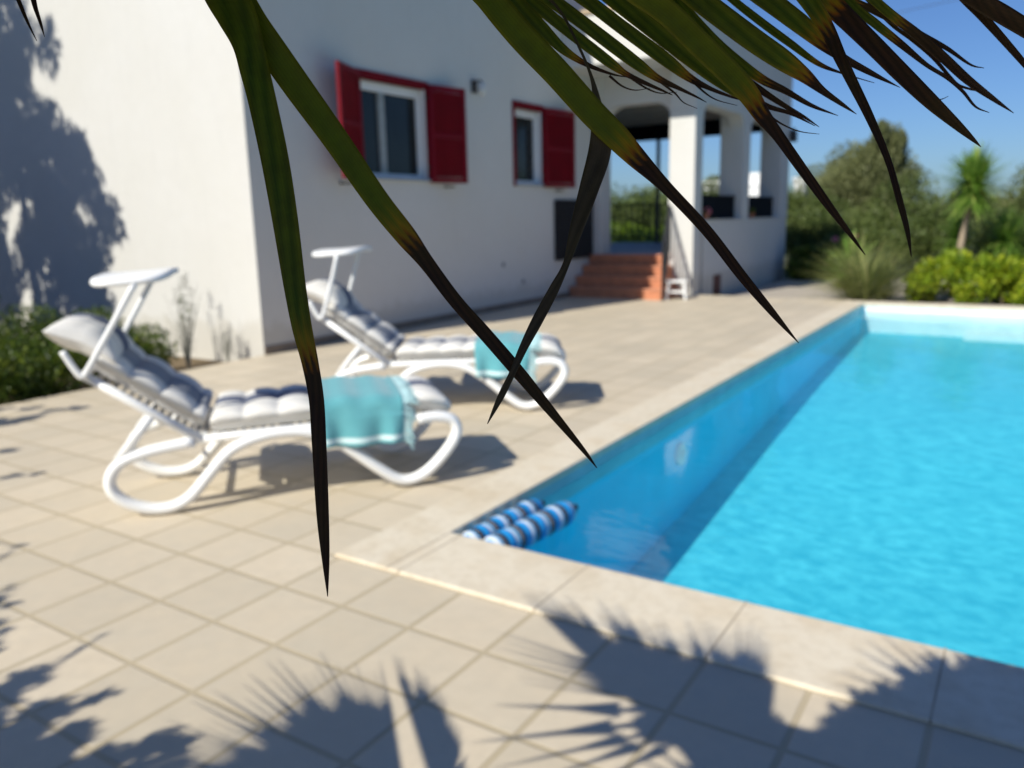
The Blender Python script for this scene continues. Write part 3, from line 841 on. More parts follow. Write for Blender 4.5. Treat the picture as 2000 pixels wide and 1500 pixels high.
def cushions(root, label_c, label_p, towel_label, tu0, tu1):
    loc = root.location; rz = root.rotation_euler.z
    t = empty('lounger_cushion', loc, rz); tag(t, label_c, 'cushion', 'striped lounger cushions')
    y0 = .02
    v, f = pillow_grid([(.235, .402), (.6, .412), (1.0, .42), (1.33, .418), (1.43, .405), (1.50, .375)], .62, .105, .178, .207, y0)
    mesh_obj('seat_pad', v, f, M['cushion'], t, True)
    d = Vector((-.49, 0, .367)).normalized(); nx, nz = d.z, -d.x
    off = .030
    pa = [(.165 + nx * off, .402 + nz * off), (-.05 + nx * off, .402 + .161 + nz * off), (-.32 + nx * off, .402 + .363 + nz * off)]
    pa = [(-q[0] if 0 else q[0], q[1]) for q in pa][::-1]
    v, f = pillow_grid(pa, .62, .105, .178, .207, y0)
    mesh_obj('back_pad', v, f, M['cushion_shaded'], t, True)
    for yy in (.012, .64):
        ty = MB(); ty.tube(catmull([(.19, yy, .42), (.20, yy - .015, .33), (.17, yy - .005, .22)], 5), .0032, 5)
        ty.build('tie', simple('tie_ribbon', (.6, .57, .5), .9), t)
    p = empty('head_pillow', loc, rz); tag(p, label_p, 'pillow', 'pillows at the head of the loungers')
    n1, n2 = 30, 36; v = []; f = []
    for side in (1, -1):
        for i in range(n1):
            for j in range(n2):
                a = i / (n1 - 1) * 2 - 1; b_ = j / (n2 - 1) * 2 - 1
                h = .105 * (max(0, 1 - abs(a) ** 3.0) * max(0, 1 - abs(b_) ** 3.2)) ** .55
                pinch = 1 + .10 * (abs(a * b_)) ** 2
                s_ = a * .155 * pinch; y_ = b_ * .29 * (1 + .05 * a * a)
                h += .006 * math.sin(9 * a + 3 * b_) * (1 - abs(a)) * (1 - abs(b_))
                bend = -.45 * max(0, -a) ** 1.5 * .12
                c = Vector((-.325, 0, .90))
                q = c + Vector((-.93, 0, .37)) * s_ + Vector((.37, 0, .93)) * (h * side * .8 + bend * 0 + .02)
                v.append((q.x, .32 + y_, q.z + bend))
    o2 = n1 * n2
    for i in range(n1 - 1):
        for j in range(n2 - 1):
            a = i * n2 + j; f.append((a, a + n2, a + n2 + 1, a + 1)); f.append((o2 + a, o2 + a + 1, o2 + a + n2 + 1, o2 + a + n2))
    o = mesh_obj('pillow_body', v, f, M['cushion'], p, True)
    # towel: rows across the lounger, draped over both edges
    tw = empty('beach_towel', loc, rz); tag(tw, towel_label, 'towel', 'turquoise towels')
    path = [(-.045, .285), (-.040, .36), (-.028, .44), (-.005, .508), (.05, .535), (.2, .54), (.33, .542), (.47, .54), (.62, .532), (.665, .50), (.685, .44), (.695, .33)]
    path = [(a, b_) for a, b_ in path]; Pp = np.array(catmull(path, 6)); nn = len(Pp); nu = 46
    v = []; cols = []
    for i in range(nu):
        for j in range(nn):
            ft = i / (nu - 1); u = tu0 + (tu1 - tu0) * ft
            y_, z_ = Pp[j]; hang = max(0, (.50 - z_) / .2)
            wv_ = math.sin(ft * 15 + 1.0 + .6 * math.sin(ft * 7)) * .018 * hang
            u2 = u + (ft - .5) * -.03 * hang
            z2 = z_ + (-.010 * math.sin(ft * math.pi) * hang) + .006 * math.sin(u * 35) * (1 - min(1, hang)) + (-.012 * ft if hang < .3 else 0) - .012 * max(0, (u - 1.05)) * 3
            ys = -1 if y_ < .3 else 1
            v.append((u2 + .02 * (y_ - .3), y_ + ys * (wv_ + .012 * hang), z2 + .004))
            cols.append((1, 1, 1, 1) if (j in (2, 3) or (j in (nn - 3, nn - 4))) else (0, 0, 0, 1))
    f = [(i * nn + j, (i + 1) * nn + j, (i + 1) * nn + j + 1, i * nn + j + 1) for i in range(nu - 1) for j in range(nn - 1)]
    o = mesh_obj('towel_cloth', v, f, M['towel'], tw, True, cols)
    s = o.modifiers.new('thickness', 'SOLIDIFY'); s.thickness = .006; s.offset = 1
    fm = MB()
    for j in range(0, nn - 1):
        for k in range(3):
            tt = (k + .5) / 3
            a = Vector(v[(nu - 1) * nn + j]); b_ = Vector(v[(nu - 1) * nn + j + 1]); q = a.lerp(b_, tt)
            hang = q.z < .48
            if hang: e = q + Vector((.045 + random.uniform(-.01, .02), random.uniform(-.012, .008), -.05 + random.uniform(-.02, .02)))
            else: e = q + Vector((.075 + random.uniform(-.02, .02), random.uniform(-.02, .02), -.012))
            mid = (q + e) / 2 + Vector((.01, 0, .006))
            fm.tube([q, mid, e], [.0032, .0026, .0036], 4)
    fm.build('fringe', simple('towel_fringe', (.42, .62, .64), .95), tw)
A1 = (-0.181, 0.629, 0); R1 = math.atan2(.75499, .65574)
l1 = make_lounger(A1, R1, 'white plastic sun lounger nearer the camera, closest to the pool corner')
cushions(l1, 'cream and navy striped tufted cushion on the nearer sun lounger', 'pale pillow at the raised head of the nearer sun lounger', 'turquoise fringed towel across the foot of the nearer sun lounger', .80, 1.25)
A2 = (-0.785, 2.787, 0); R2 = math.pi / 2 - 1.0339
l2 = make_lounger(A2, R2, 'white plastic sun lounger farther away, standing nearer the windows', .12)
cushions(l2, 'cream and navy striped tufted cushion on the farther sun lounger', 'pale pillow at the raised head of the farther sun lounger', 'turquoise fringed towel across the foot of the farther sun lounger', .86, 1.28)

# ------------------------------------------------------------------ pool floats
def stripe_mat():
    a = NT('striped_float_fabric'); c = a.coord()
    sp = a.n('ShaderNodeSeparateXYZ'); a.l(c, sp.inputs[0])
    y_ = a.math('FRACT', a.math('DIVIDE', sp.outputs[1], 0.120))
    bl = (.015, .30, .70); wh = (.62, .66, .72); dk = (.016, .013, .024); pb = (.10, .42, .75)
    k = a.ramp(y_, [(0, bl), (.22, wh), (.40, pb), (.50, dk), (.60, wh), (.64, dk), (.84, bl)], 'CONSTANT')
    a.l(k, a.b.inputs['Base Color']); a.b.inputs['Roughness'].default_value = .6
    a.bump(a.noise(30, 3, vec=c), .3, .004)
    return a.m
M['float'] = stripe_mat()
def pfloat(p0, p1, r, label, knob=True):
    p0 = Vector(p0); p1 = Vector(p1); d = p1 - p0; L = d.length
    t = empty('pool_float', p0, math.atan2(d.y, d.x) - math.pi / 2); tag(t, label, 'pool float', 'striped floats in the corner of the pool')
    mb = MB(); n = 60; pts = []; rr = []
    for i in range(n + 1):
        s = i / n * L; e = min(1, min(s / .06, (L - s) / .13)); q = math.sqrt(max(0.02, 1 - (1 - e) ** 2))
        pts.append((0, s, 0)); rr.append(r * q * (.94 + .06 * abs(math.sin(math.pi * s / .0825))))
    mb.tube(pts, rr, 20); mb.build('float_cover', M['float'], t, smooth=True)
    kb = MB()
    kb.tube([(0, L - .003, 0), (0, L + .012, 0), (0, L + .026, .0), (0, L + .034, 0)], [.016, .013, .017, .008], 10)
    kb.build('end_knot', M['chrome'] if not knob else simple('navy_knot', (.02, .02, .04), .7), t, smooth=True)
pfloat((1.318, 1.17, -.066), (1.345, 1.84, -.066), .061, 'blue and white striped float nearest the left pool wall')
pfloat((1.462, 1.15, -.060), (1.535, 1.86, -.060), .068, 'blue and white striped float lying beside the one at the pool wall')

# small white stool by the column
t = empty('plastic_stool', (-1.78, 11.86, 0), .3); tag(t, 'small white plastic stool at the foot of the porch column', 'stool')
q = MB(); q.box(-.17, -.13, .30, .17, .13, .335); q.build('seat', M['plastic'], t, bevel=.012)
for sx in (-1, 1):
    for sy in (-1, 1):
        q = MB(); q.add([(sx * .13 - .02, sy * .09 - .02, .30), (sx * .13 + .02, sy * .09 - .02, .30), (sx * .13 + .02, sy * .09 + .02, .30), (sx * .13 - .02, sy * .09 + .02, .30),
                         (sx * .16 - .016, sy * .12 - .016, 0), (sx * .16 + .016, sy * .12 - .016, 0), (sx * .16 + .016, sy * .12 + .016, 0), (sx * .16 - .016, sy * .12 + .016, 0)],
                        [(0, 1, 2, 3), (7, 6, 5, 4), (0, 4, 5, 1), (1, 5, 6, 2), (2, 6, 7, 3), (3, 7, 4, 0)])
        q.build('leg', M['plastic'], t)
q = MB(); q.box(-.15, -.12, .12, .15, .12, .15); q.build('stretcher', M['plastic'], t)

# flower pots on the porch parapet
def pot(y_, label, pink):
    t = empty('flower_pot', (PXR - .06, y_, 1.36)); tag(t, label, 'flower pot', 'flower pots on the porch parapet')
    q = MB(); q.lathe((0, 0, 0), [(.05, 0), (.07, .09), (.078, .09), (.078, .11), (.06, .11)], 16); q.build('pot', M['pot'], t)
    P, N = cloud_pts([(0, 0, .15, .10, .12, .07)], 160); leaves('foliage', P, N, .05, .03, M['bush'], t)
    if pink:
        P, N = cloud_pts([(0.02, 0, .17, .10, .14, .06)], 90); leaves('flowers', P, N, .04, .035, M['pink'], t)
pot(13.25, 'small pot of pink flowers on the parapet next to the lit column', True)
pot(16.2, 'small terracotta pot on the parapet behind the middle column', False)

# ------------------------------------------------------------------ planting behind the pool
GZ = -0.13
hb = []
for i in range(70):
    hb.append((random.uniform(1.95, 6.2), random.uniform(13.35, 14.9), random.uniform(.05, .58), random.uniform(.16, .30), .28, random.uniform(.16, .28)))
for i in range(18): hb.append((random.uniform(1.75, 2.1), random.uniform(13.3, 14.2), random.uniform(.0, .5), .18, .2, .18))
shrub('clipped_hedge', 'bright yellow green hedge along the far end of the pool', 'hedge', hb, 30000, .085, .05, M['hedge'])

def blades(name, base, n, h, spread, wd, mat, parent, lean=1.0, seed=1, tuft=.1, zmin=.3, seg=6):
    rs = random.Random(seed); v = []; f = []
    for i in range(n):
        a = rs.uniform(0, 2 * math.pi); el = rs.uniform(zmin, 1.0); L = h * rs.uniform(.65, 1.1)
        hx, hy = math.cos(a), math.sin(a); bx_, by_ = hx * tuft * rs.random(), hy * tuft * rs.random()
        w0 = wd * rs.uniform(.7, 1.2); sx, sy = -hy, hx; dro = rs.uniform(.3, 1.0) * lean
        ang = math.pi / 2 * el; x = z = 0; b0 = len(v)
        for k in range(seg + 1):
            t_ = k / seg; ww = w0 * (1 - t_ ** 1.6) * .5 + .0006
            px_, py_ = base[0] + bx_ + hx * x, base[1] + by_ + hy * x
            v += [(px_ + sx * ww, py_ + sy * ww, base[2] + z), (px_, py_, base[2] + z - ww * .4), (px_ - sx * ww, py_ - sy * ww, base[2] + z)]
            aa = ang - dro * t_ * 1.2
            x += math.cos(aa) * L / seg * spread; z += math.sin(aa) * L / seg
        for k in range(seg):
            q = b0 + 3 * k; f += [(q, q + 1, q + 4, q + 3), (q + 1, q + 2, q + 5, q + 4)]
    return mesh_obj(name, v, f, mat, parent)
t = empty('ornamental_grass', (1.08, 13.45, GZ)); tag(t, 'fountain of tan green grass blades beyond the pool corner', 'ornamental grass')
blades('blades', (0, 0, 0), 620, 1.28, 1.0, .028, M['grass'], t, 1.0, 5, .22, .28)
blades('clump_base', (0, 0, 0), 160, .55, 1.0, .02, M['twig'], t, 1.2, 6, .2, .2)

def yucca(name, x, y_, h, r, n, label, seed, heads=1):
    t = empty(name, (x, y_, GZ)); tag(t, label, 'yucca', 'yuccas beyond the hedge')
    mb = MB(); mb.tube([(0, 0, -.2), (.02, 0, h * .4), (.10, .02, h * .8), (.16, 0, h)], [.10, .075, .06, .06], 8); mb.build('trunk', M['palebark'], t, smooth=True)
    rs = random.Random(seed); v = []; f = []
    for i in range(n):
        a = rs.uniform(0, 6.283); u = rs.random(); el = math.radians(-55 + 140 * u); L = r * rs.uniform(.8, 1.1) * (1.0 if u > .25 else .8)
        d = Vector((math.cos(a) * math.cos(el), math.sin(a) * math.cos(el), math.sin(el)))
        s = Vector((-math.sin(a), math.cos(a), 0)); p = Vector((.16, 0, h + rs.uniform(-.12, .38) * r * .8)); w0 = .060 * r / .8
        q = len(v); 
        for k in range(4):
            tt = k / 3; c = p + d * L * tt + Vector((0, 0, -.10 * L * tt * tt)); ww = w0 * (1 - tt) * .5 + .002
            v += [c + s * ww, c - s * ww]
        for k in range(3): f.append((q + 2 * k, q + 2 * k + 1, q + 2 * k + 3, q + 2 * k + 2))
    mesh_obj('crown', v, f, M['yucca'], t)
yucca('yucca_tree', 2.02, 20.0, 1.95, 1.0, 640, 'tallest yucca with a bare trunk rising above the hedge', 11)
yucca('yucca_tree', 2.75, 20.8, .75, .85, 300, 'low spiky yucca just right of the tall trunk', 12)
yucca('yucca_tree', 1.75, 21.0, .75, .75, 300, 'low spiky yucca just left of the tall trunk', 13)
yucca('yucca_tree', 0.10, 16.6, .25, .85, 300, 'low yucca with bright leaves between the porch and the grass', 14)

tree('olive_tree', 'large grey green tree rising right of the porch', 'tree', (-1.75, 30, -.6), (-1.95, 30, 2.15), (1.95, 1.7, 1.75), 50, 48000, .14, .045, M['olive'], M['bark'], 'trees beyond the garden', .42)
tree('olive_tree', 'rounded top of the big tree at its right side', 'tree', (-1.05, 29.4, -.6), (-1.12, 29.4, 3.45), (.80, .8, 1.2), 20, 15000, .13, .042, M['olive'], M['bark'], 'trees beyond the garden', .45)
specs = [(-3.3, 27, 1.05, 1.5, 1.1, 'darkbush', 'dark bush at the foot of the big tree beside the porch'),
         (-1.9, 24, .75, 1.4, 1.0, 'darkbush', 'mid green bush in front of the big tree'),
         (-0.2, 26, 1.25, 1.35, 1.35, 'darkbush', 'dark bush under the right side of the big tree'),
         (0.8, 24, .85, 1.3, 1.15, 'darkbush', 'dark green bush behind the fountain grass'),
         (2.2, 27, 1.3, 1.8, 1.25, 'olive', 'pale olive bush behind the tall yucca'),
         (4.1, 26, 1.5, 1.5, 1.5, 'darkbush', 'green tree top at the right edge of the garden'),
         (5.3, 24, 1.2, 1.5, 1.4, 'darkbush', 'dark bush behind the hedge at the far right'),
         (3.2, 22.5, .7, 1.3, .95, 'darkbush', 'bush between the yuccas and the hedge'),
         (-0.9, 18.6, .25, .75, .55, 'bush', 'low dark bush against the end of the porch')]
for i, (x, yy, zc, rx, rz_, mt_, lab) in enumerate(specs):
    tree('garden_bush', lab, 'bush', (x, yy, -.5), (x, yy, zc), (rx, rx * .8, rz_), 16, 9000, .10, .045, M[mt_], M['bark'], 'bushes behind the pool garden', .5, .07)
tree('airy_tree', 'thin airy tree top at the right edge of the sky', 'tree', (4.35, 27, -.5), (4.35, 27, 2.7), (.7, .7, 1.1), 12, 1500, .13, .035, M['olive'], M['bark'], None, .4, .06)
# pink oleander
t = empty('oleander', (-.55, 22.2, -.3)); tag(t, 'oleander with a few pink flowers in front of the dark bushes', 'oleander')
P, N = cloud_pts(blobify((0, 0, .75), (1.0, .7, .75), 14, .5), 7000); leaves('foliage', P, N, .13, .03, M['darkbush'], t)
P, N = cloud_pts([(-.55, -.45, 1.02, .10, .10, .07), (-.1, -.45, 1.10, .16, .10, .04)], 110); leaves('flowers', P, N, .05, .045, M['pink'], t)
for k in range(5):
    q = MB(); q.tube([(0, 0, 0), (.3 * math.cos(k), .2 * math.sin(k), .6), (.6 * math.cos(k), .4 * math.sin(k), 1.1)], [.03, .02, .01], 6)
    q.build('stem', M['bark'], t)

# trees seen through the porch
far = [(-13.5, 38, 1.3, 3.2, 2.0, 'dark green tree seen low through the left of the porch'), (-9.8, 36, 1.3, 2.6, 1.65, 'dark green tree seen through the middle of the porch opening'),
       (-7.2, 40, 1.0, 2.6, 1.7, 'dark tree seen through the porch beside the lit column'), (-16.5, 42, 1.4, 3.4, 2.3, 'dark tree behind the wall at the left of the porch opening')]
for (x, yy, zc, rx, rz_, lab) in far:
    tree('garden_tree', lab, 'tree', (x, yy, -.8), (x, yy, zc), (rx, rx * .8, rz_), 18, 11000, .20, .07, M['darkbush'], M['bark'], 'trees seen through the porch', .45, .14)
lb = [(random.uniform(-14, -5), random.uniform(22, 28), random.uniform(-.2, .95), .7, .7, .4) for i in range(60)]
shrub('low_hedge', 'bright green low hedge seen through the porch railing', 'hedge', lb, 16000, .16, .07, M['lawn'])
# distant scrub that nobody could count
P, N = cloud_pts([(random.uniform(-75, 60), random.uniform(70, 120), random.uniform(-.5, 1.6), 5, 4, random.uniform(1.2, 2.2)) for i in range(160)], 60000)
tag(leaves('distant_scrub', P, N, .7, .4, M['olive']), 'low band of scrub and trees along the horizon', 'scrub', kind='stuff')

def far_house(x, y_, w_, d_, z0_, h, label, step=0.0):
    t = empty('farmhouse', (x, y_, -.5)); tag(t, label, 'house', 'white houses on the horizon')
    q = MB(); q.box(-w_ / 2, 0, 0, w_ / 2, d_, z0_ + h + .5); q.build('wall', M['farwhite'], t)
    q = MB(); q.box(-w_ / 2 - .06, -.06, z0_ + h + .5, w_ / 2 + .06, d_ + .06, z0_ + h + .68); q.build('roof', M['farwhite'], t)
    q = MB(); q.box(-.4, -.03, z0_ + .5 + h * .3, .3, -.002, z0_ + .5 + h * .62); q.build('window', M['stone_sill'], t)
    if step:
        q = MB(); q.box(-w_ * .48, .3, z0_ + h + .685, -w_ * .48 + w_ * step, d_ * .8, z0_ + h + 1.5); q.build('roof_room', M['farwhite'], t)
far_house(-17.6, 60, 2.7, 4, 1.6, 2.15, 'low white house on the horizon between the first two porch columns')
far_house(-14.3, 60, 2.0, 4, 1.6, 1.85, 'white stepped house on the horizon between the middle and last columns', .55)
far_house(-11.5, 61, .8, 3, 1.6, 2.2, 'tiny white building on the horizon just right of the porch')
tree('garden_tree', 'rounded tree top behind the low white house on the horizon', 'tree', (-21.5, 76, -.8), (-21.5, 76, 3.3), (2.6, 2.2, 2.3), 18, 9000, .3, .12, M['olive'], M['bark'], 'trees seen through the porch', .45, .14)

# overhead cables
for k, (p0, p1) in enumerate((((-14, 45, 12.4), (30, 36, 15.5)), ((-14, 45, 10.6), (30, 36, 14.4)))):
    q = MB(); pts = [Vector(p0).lerp(Vector(p1), i / 12) - Vector((0, 0, 1.2 * 4 * (i / 12) * (1 - i / 12))) for i in range(13)]
    q.tube(pts, .014, 5)
    tag(q.build('overhead_cable', M['wire']), ('upper' if k == 0 else 'lower') + ' faint overhead cable crossing the sky at the right', 'cable')

# ------------------------------------------------------------------ palm leaves near the camera
palm = empty('fan_palm', (4.75, -2.75, 0)); tag(palm, 'fan palm whose dark pointed leaf blades hang in front of the camera', 'palm tree')
PINV = Matrix.Translation(-palm.location)
def PA(o): o.parent = palm; o.matrix_parent_inverse = PINV; return o
def at(px, py, d): return CAM + (FWD + RGT * ((px - 1000) / FPX) + UPV * ((750 - py) / FPX)) * d
tk = MB()
tk.tube([(4.75, -2.75, 0), (4.72, -2.72, .6), (4.66, -2.66, 1.5), (4.62, -2.62, 2.38)], [.17, .14, .13, .12], 12)
for i in range(80):
    a = i * 2.4; z = .1 + i * .027; r = .13
    tk.add([(4.70 + r * math.cos(a - .3), -2.70 + r * math.sin(a - .3), z), (4.70 + r * math.cos(a + .3), -2.70 + r * math.sin(a + .3), z), (4.70 + r * 1.5 * math.cos(a), -2.70 + r * 1.5 * math.sin(a), z + .10)], [(0, 1, 2)])
PA(tk.build('trunk', M['bark']))
CROWN = Vector((4.62, -2.62, 2.40))
GRN = (.046, .100, .004); GRN2 = (.125, .180, .008); YEL = (.34, .225, .008); ORG = (.26, .085, .004); BRN = (.055, .024, .012); BLK = (.016, .008, .005); TAN = (.20, .15, .085)
def lerp3(a, b_, t): return tuple(x + (y_ - x) * t for x, y_ in zip(a, b_))
def leaflet_mesh(pts, widths, d, brown, parent, green=GRN, fold=.10, dead=False, name='leaflet', tanpos=None, roll=0.0):
    """pts are traced along one blade, placed at its own distance d (start,end); brown = fraction of the length where it withers"""
    P2 = [(*p, w_) for p, w_ in zip(pts, widths)]
    C = np.array(catmull(P2, 12)); n = len(C)
    s = np.concatenate([[0], np.cumsum(np.hypot(*(np.diff(C[:, :2], axis=0).T)))]); Lpx = s[-1]; s /= Lpx; wmax = float(C[:, 2].max())
    d0, d1 = d if isinstance(d, tuple) else (d, d)
    if brown > 5:
        brown = float(s[np.argmax(C[:, 0] > brown)])
    v = []; f = []; cols = []; K = 9
    W3 = [at(C[i, 0], C[i, 1], d0 + (d1 - d0) * s[i]) for i in range(n)]
    for i in range(n):
        dd = d0 + (d1 - d0) * s[i]
        tdir = (W3[min(i + 1, n - 1)] - W3[max(i - 1, 0)]).normalized()
        view = (W3[i] - CAM).normalized()
        side = tdir.cross(view).normalized(); nrm = side.cross(tdir).normalized()
        hw = max(.35, C[i, 2]) / FPX * dd * .5
        for k in range(K):
            q = (k / (K - 1)) * 2 - 1
            off = (1 - abs(q)) * hw * fold * 1.0
            v.append(W3[i] + side * hw * q + nrm * off); q_ = k / (K - 1)
            if dead:
                c = lerp3(BLK, BRN, .5 + .5 * math.sin(i * .9 + k * 2))
                if tanpos is not None:
                    c = lerp3((.05, .038, .024), (.085, .065, .04), .5 + .5 * math.sin(i * .31 + k * 1.3))
                    c = lerp3(TAN, c, min(1, abs(s[i] - tanpos) / .10))
            else:
                j = brown + .012 * math.sin(k * 2.1 + d0 * 50)
                e = abs(q)
                base_ = lerp3(green, GRN2, .5 + .5 * math.sin(k * 1.7 + i * .21))
                base_ = lerp3(base_, YEL, .25 * e ** 3)
                u = (s[i] - j) * Lpx; a1 = .7 * max(14, wmax)
                if u < -a1 * 1.9: c = base_
                elif u < -a1 * .45: c = lerp3(base_, YEL, ((u + a1 * 1.9) / (a1 * 1.45)) ** 1.6)
                elif u < 2: c = lerp3(YEL, ORG, (u + a1 * .45) / (a1 * .45 + 2))
                elif u < 9: c = lerp3(ORG, BRN, (u - 2) / 7)
                else: c = lerp3(BRN, BLK, .5 + .5 * math.sin(i * .33 + k * 1.9))
            cols.append((*c, q_))
    for i in range(n - 1):
        for k in range(K - 1):
            a = i * K + k; f.append((a, a + 1, a + K + 1, a + K))
    o = mesh_obj(name, v, f, M['palm'], None, True, cols)
    md = o.modifiers.new('thickness', 'SOLIDIFY'); md.thickness = .0005; md.offset = 0
    o.parent = parent
    if parent.type == 'MESH': pass
    return o
def petiole(hub, mids=None):
    q = MB(); h = Vector(hub); c = CROWN + Vector((random.uniform(-.05, .05), random.uniform(-.05, .05), .02))
    mid = (h + c) / 2 + Vector((0, -.05, .22)); pts = catmull([c, c.lerp(mid, .5) + Vector((0, 0, .06)), mid, h.lerp(mid, .5) + Vector((0, 0, .04)), h], 5)
    q.tube(pts, [.011 - .006 * i / (len(pts) - 1) for i in range(len(pts))], 8)
    return PA(q.build('palm_leaf', M['palmgreen'], smooth=True))

def LF(stem, pts, ws, d, br, **k):
    """leaflet given in picture measurements, reaching back up to its own leaf hub"""
    o = leaflet_mesh(pts, ws, d, br, stem, **k)
    return o
# leaf 1: two-bladed segment at the left
hub1 = (330, -330); s1 = petiole(at(*hub1, .50))
LF(s1, [hub1, (388, -120), (430, -30), (462, 30), (484, 85), (498, 140), (513, 200), (537, 312), (557, 430), (576, 560), (590, 640), (606, 710), (618, 780), (623, 860), (630, 1000), (636, 1090), (640, 1165)],
   [26, 60, 80, 76, 60, 56, 54, 53, 49, 42, 38, 32, 29, 28, 24, 15, 1.5], (.50, .475), 604)
LF(s1, [hub1, (400, -110), (452, -20), (492, 45), (535, 104), (586, 176), (656, 273), (735, 388), (792, 460), (834, 514), (890, 588), (950, 655), (1015, 730), (1080, 808), (1140, 880), (1166, 914)],
   [26, 56, 66, 62, 58, 56, 51, 46, 42, 30, 27, 27, 26, 18, 9, 1.5], (.502, .50), 798, green=GRN2)
# leaf 2: large fan in the centre
hub2 = (760, -330); s2 = petiole(at(*hub2, .53))
def F_(pts, ws, d, br, **k): return LF(s2, [hub2] + pts, [14] + [w_ * .93 for w_ in ws], d, br, **k)
F_([(900, -80), (960, 0), (1020, 72), (1088, 143), (1155, 218), (1205, 268), (1240, 305), (1300, 365), (1380, 450), (1450, 540), (1510, 612), (1560, 670)], [56, 58, 58, 57, 55, 52, 43, 26, 23, 21, 14, 1.5], (.53, .50), 1238, green=GRN2)
F_([(930, -90), (1000, -5), (1055, 52), (1095, 92), (1128, 116), (1162, 133), (1200, 146), (1228, 151)], [30, 32, 28, 20, 13, 8, 4, 1], (.55, .54), 1130)
F_([(950, -90), (1020, -12), (1075, 32), (1120, 68), (1162, 100), (1195, 125), (1222, 144), (1262, 163), (1292, 176), (1314, 186)], [26, 26, 25, 24, 23, 20, 12, 8, 5, 1], (.555, .55), 1218)
F_([(960, -105), (1050, -20), (1100, 16), (1150, 53), (1200, 91), (1245, 125), (1283, 152), (1325, 172), (1362, 190), (1380, 200)], [28, 28, 28, 27, 27, 24, 15, 8, 4, 1], (.56, .555), 1280)
F_([(1010, -105), (1115, -22), (1165, 15), (1208, 48), (1250, 79), (1300, 116), (1345, 151), (1385, 172), (1425, 188), (1452, 197)], [30, 29, 28, 28, 28, 27, 17, 9, 5, 1], (.565, .56), 1344)
F_([(1060, -110), (1172, -24), (1235, 25), (1300, 75), (1360, 120), (1410, 157), (1455, 187), (1500, 208), (1545, 222), (1592, 246)], [34, 35, 36, 36, 36, 32, 22, 11, 7, 1], (.57, .565), 1470)
F_([(1090, -150), (1215, -40), (1300, 22), (1365, 84), (1425, 142), (1462, 184), (1488, 224), (1520, 265), (1565, 328), (1615, 397), (1660, 457), (1690, 498)], [50, 52, 50, 50, 48, 42, 33, 24, 21, 17, 9, 1.5], (.535, .51), 1478, green=GRN2)
F_([(1130, -160), (1260, -70), (1345, 25), (1400, 85), (1450, 128), (1492, 157), (1535, 178), (1585, 206), (1637, 226)], [20, 22, 20, 22, 22, 18, 13, 8, 1], (.575, .57), 1490)
F_([(1100, -160), (1240, -70), (1330, 45), (1410, 120), (1480, 172), (1530, 205), (1570, 228), (1600, 248)], [14, 16, 16, 16, 14, 10, 6, 1], (.58, .575), 1450)
F_([(1120, -190), (1260, -90), (1350, -14), (1420, 40), (1480, 84), (1530, 118), (1572, 148), (1605, 176), (1645, 204), (1673, 223)], [46, 46, 46, 46, 45, 41, 28, 15, 8, 1], (.56, .54), 1572)
F_([(1160, -210), (1330, -90), (1420, -10), (1480, 38), (1545, 86), (1598, 124), (1645, 143), (1708, 162)], [14, 15, 15, 16, 15, 10, 4, 1], (.58, .57), 1596)
F_([(1190, -220), (1370, -100), (1462, -28), (1520, 14), (1570, 52), (1608, 84), (1645, 112), (1700, 142), (1758, 171)], [40, 40, 40, 40, 37, 28, 17, 11, 1], (.565, .55), 1603)
# leaf 3: fan at the right, mostly withered
hub3 = (1250, -400); s3 = petiole(at(*hub3, .55))
def G_(pts, ws, d, br, **k): return LF(s3, [hub3] + pts, [14] + ws, d, br, **k)
G_([(1440, -170), (1540, -50), (1590, 15), (1618, 62), (1640, 110), (1662, 155), (1700, 232), (1735, 315), (1757, 392), (1772, 450), (1780, 502)], [30, 34, 32, 27, 23, 20, 16, 12, 12, 9, 1.5], (.54, .49), 1612)
G_([(1450, -190), (1570, -60), (1625, 8), (1665, 48), (1710, 92), (1765, 147), (1820, 200), (1870, 245), (1900, 272), (1916, 287)], [36, 38, 38, 36, 34, 32, 27, 17, 8, 1], (.55, .53), 1632)
G_([(1470, -200), (1600, -70), (1660, 5), (1712, 48), (1762, 88), (1810, 127), (1850, 152), (1880, 178), (1905, 208), (1932, 220)], [18, 20, 17, 16, 13, 8, 7, 6, 4, 1], (.56, .55), 1745)
G_([(1500, -200), (1640, -60), (1705, -2), (1745, 32), (1792, 68), (1840, 110), (1890, 156), (1940, 193), (1980, 221)], [14, 16, 17, 17, 18, 18, 16, 9, 1], (.57, .565), 1760)
G_([(1480, -200), (1600, -80), (1655, -8), (1700, 17), (1752, 42), (1800, 68), (1850, 95), (1895, 126), (1922, 133)], [12, 14, 14, 13, 14, 11, 8, 4, 1], (.575, .57), 1668)
G_([(1500, -200), (1640, -60), (1700, 5), (1742, 48), (1782, 78), (1822, 112), (1855, 150), (1872, 166), (1895, 174), (1916, 179)], [8, 8, 7, 7, 7, 7, 6, 5, 4, 1], (.585, .58), .3, dead=True)
hub4 = (1560, -480); s4 = petiole(at(*hub4, .56))
LF(s4, [hub4, (1740, -180), (1860, -40), (1915, 2), (1965, 32), (2020, 66), (2090, 115)], [14, 34, 34, 33, 33, 30, 22], (.55, .53), .3, dead=True)
LF(s4, [hub4, (1740, -170), (1865, -25), (1915, 28), (1955, 72), (2005, 130), (2040, 175)], [12, 18, 18, 16, 14, 10, 2], (.56, .54), .3, dead=True)
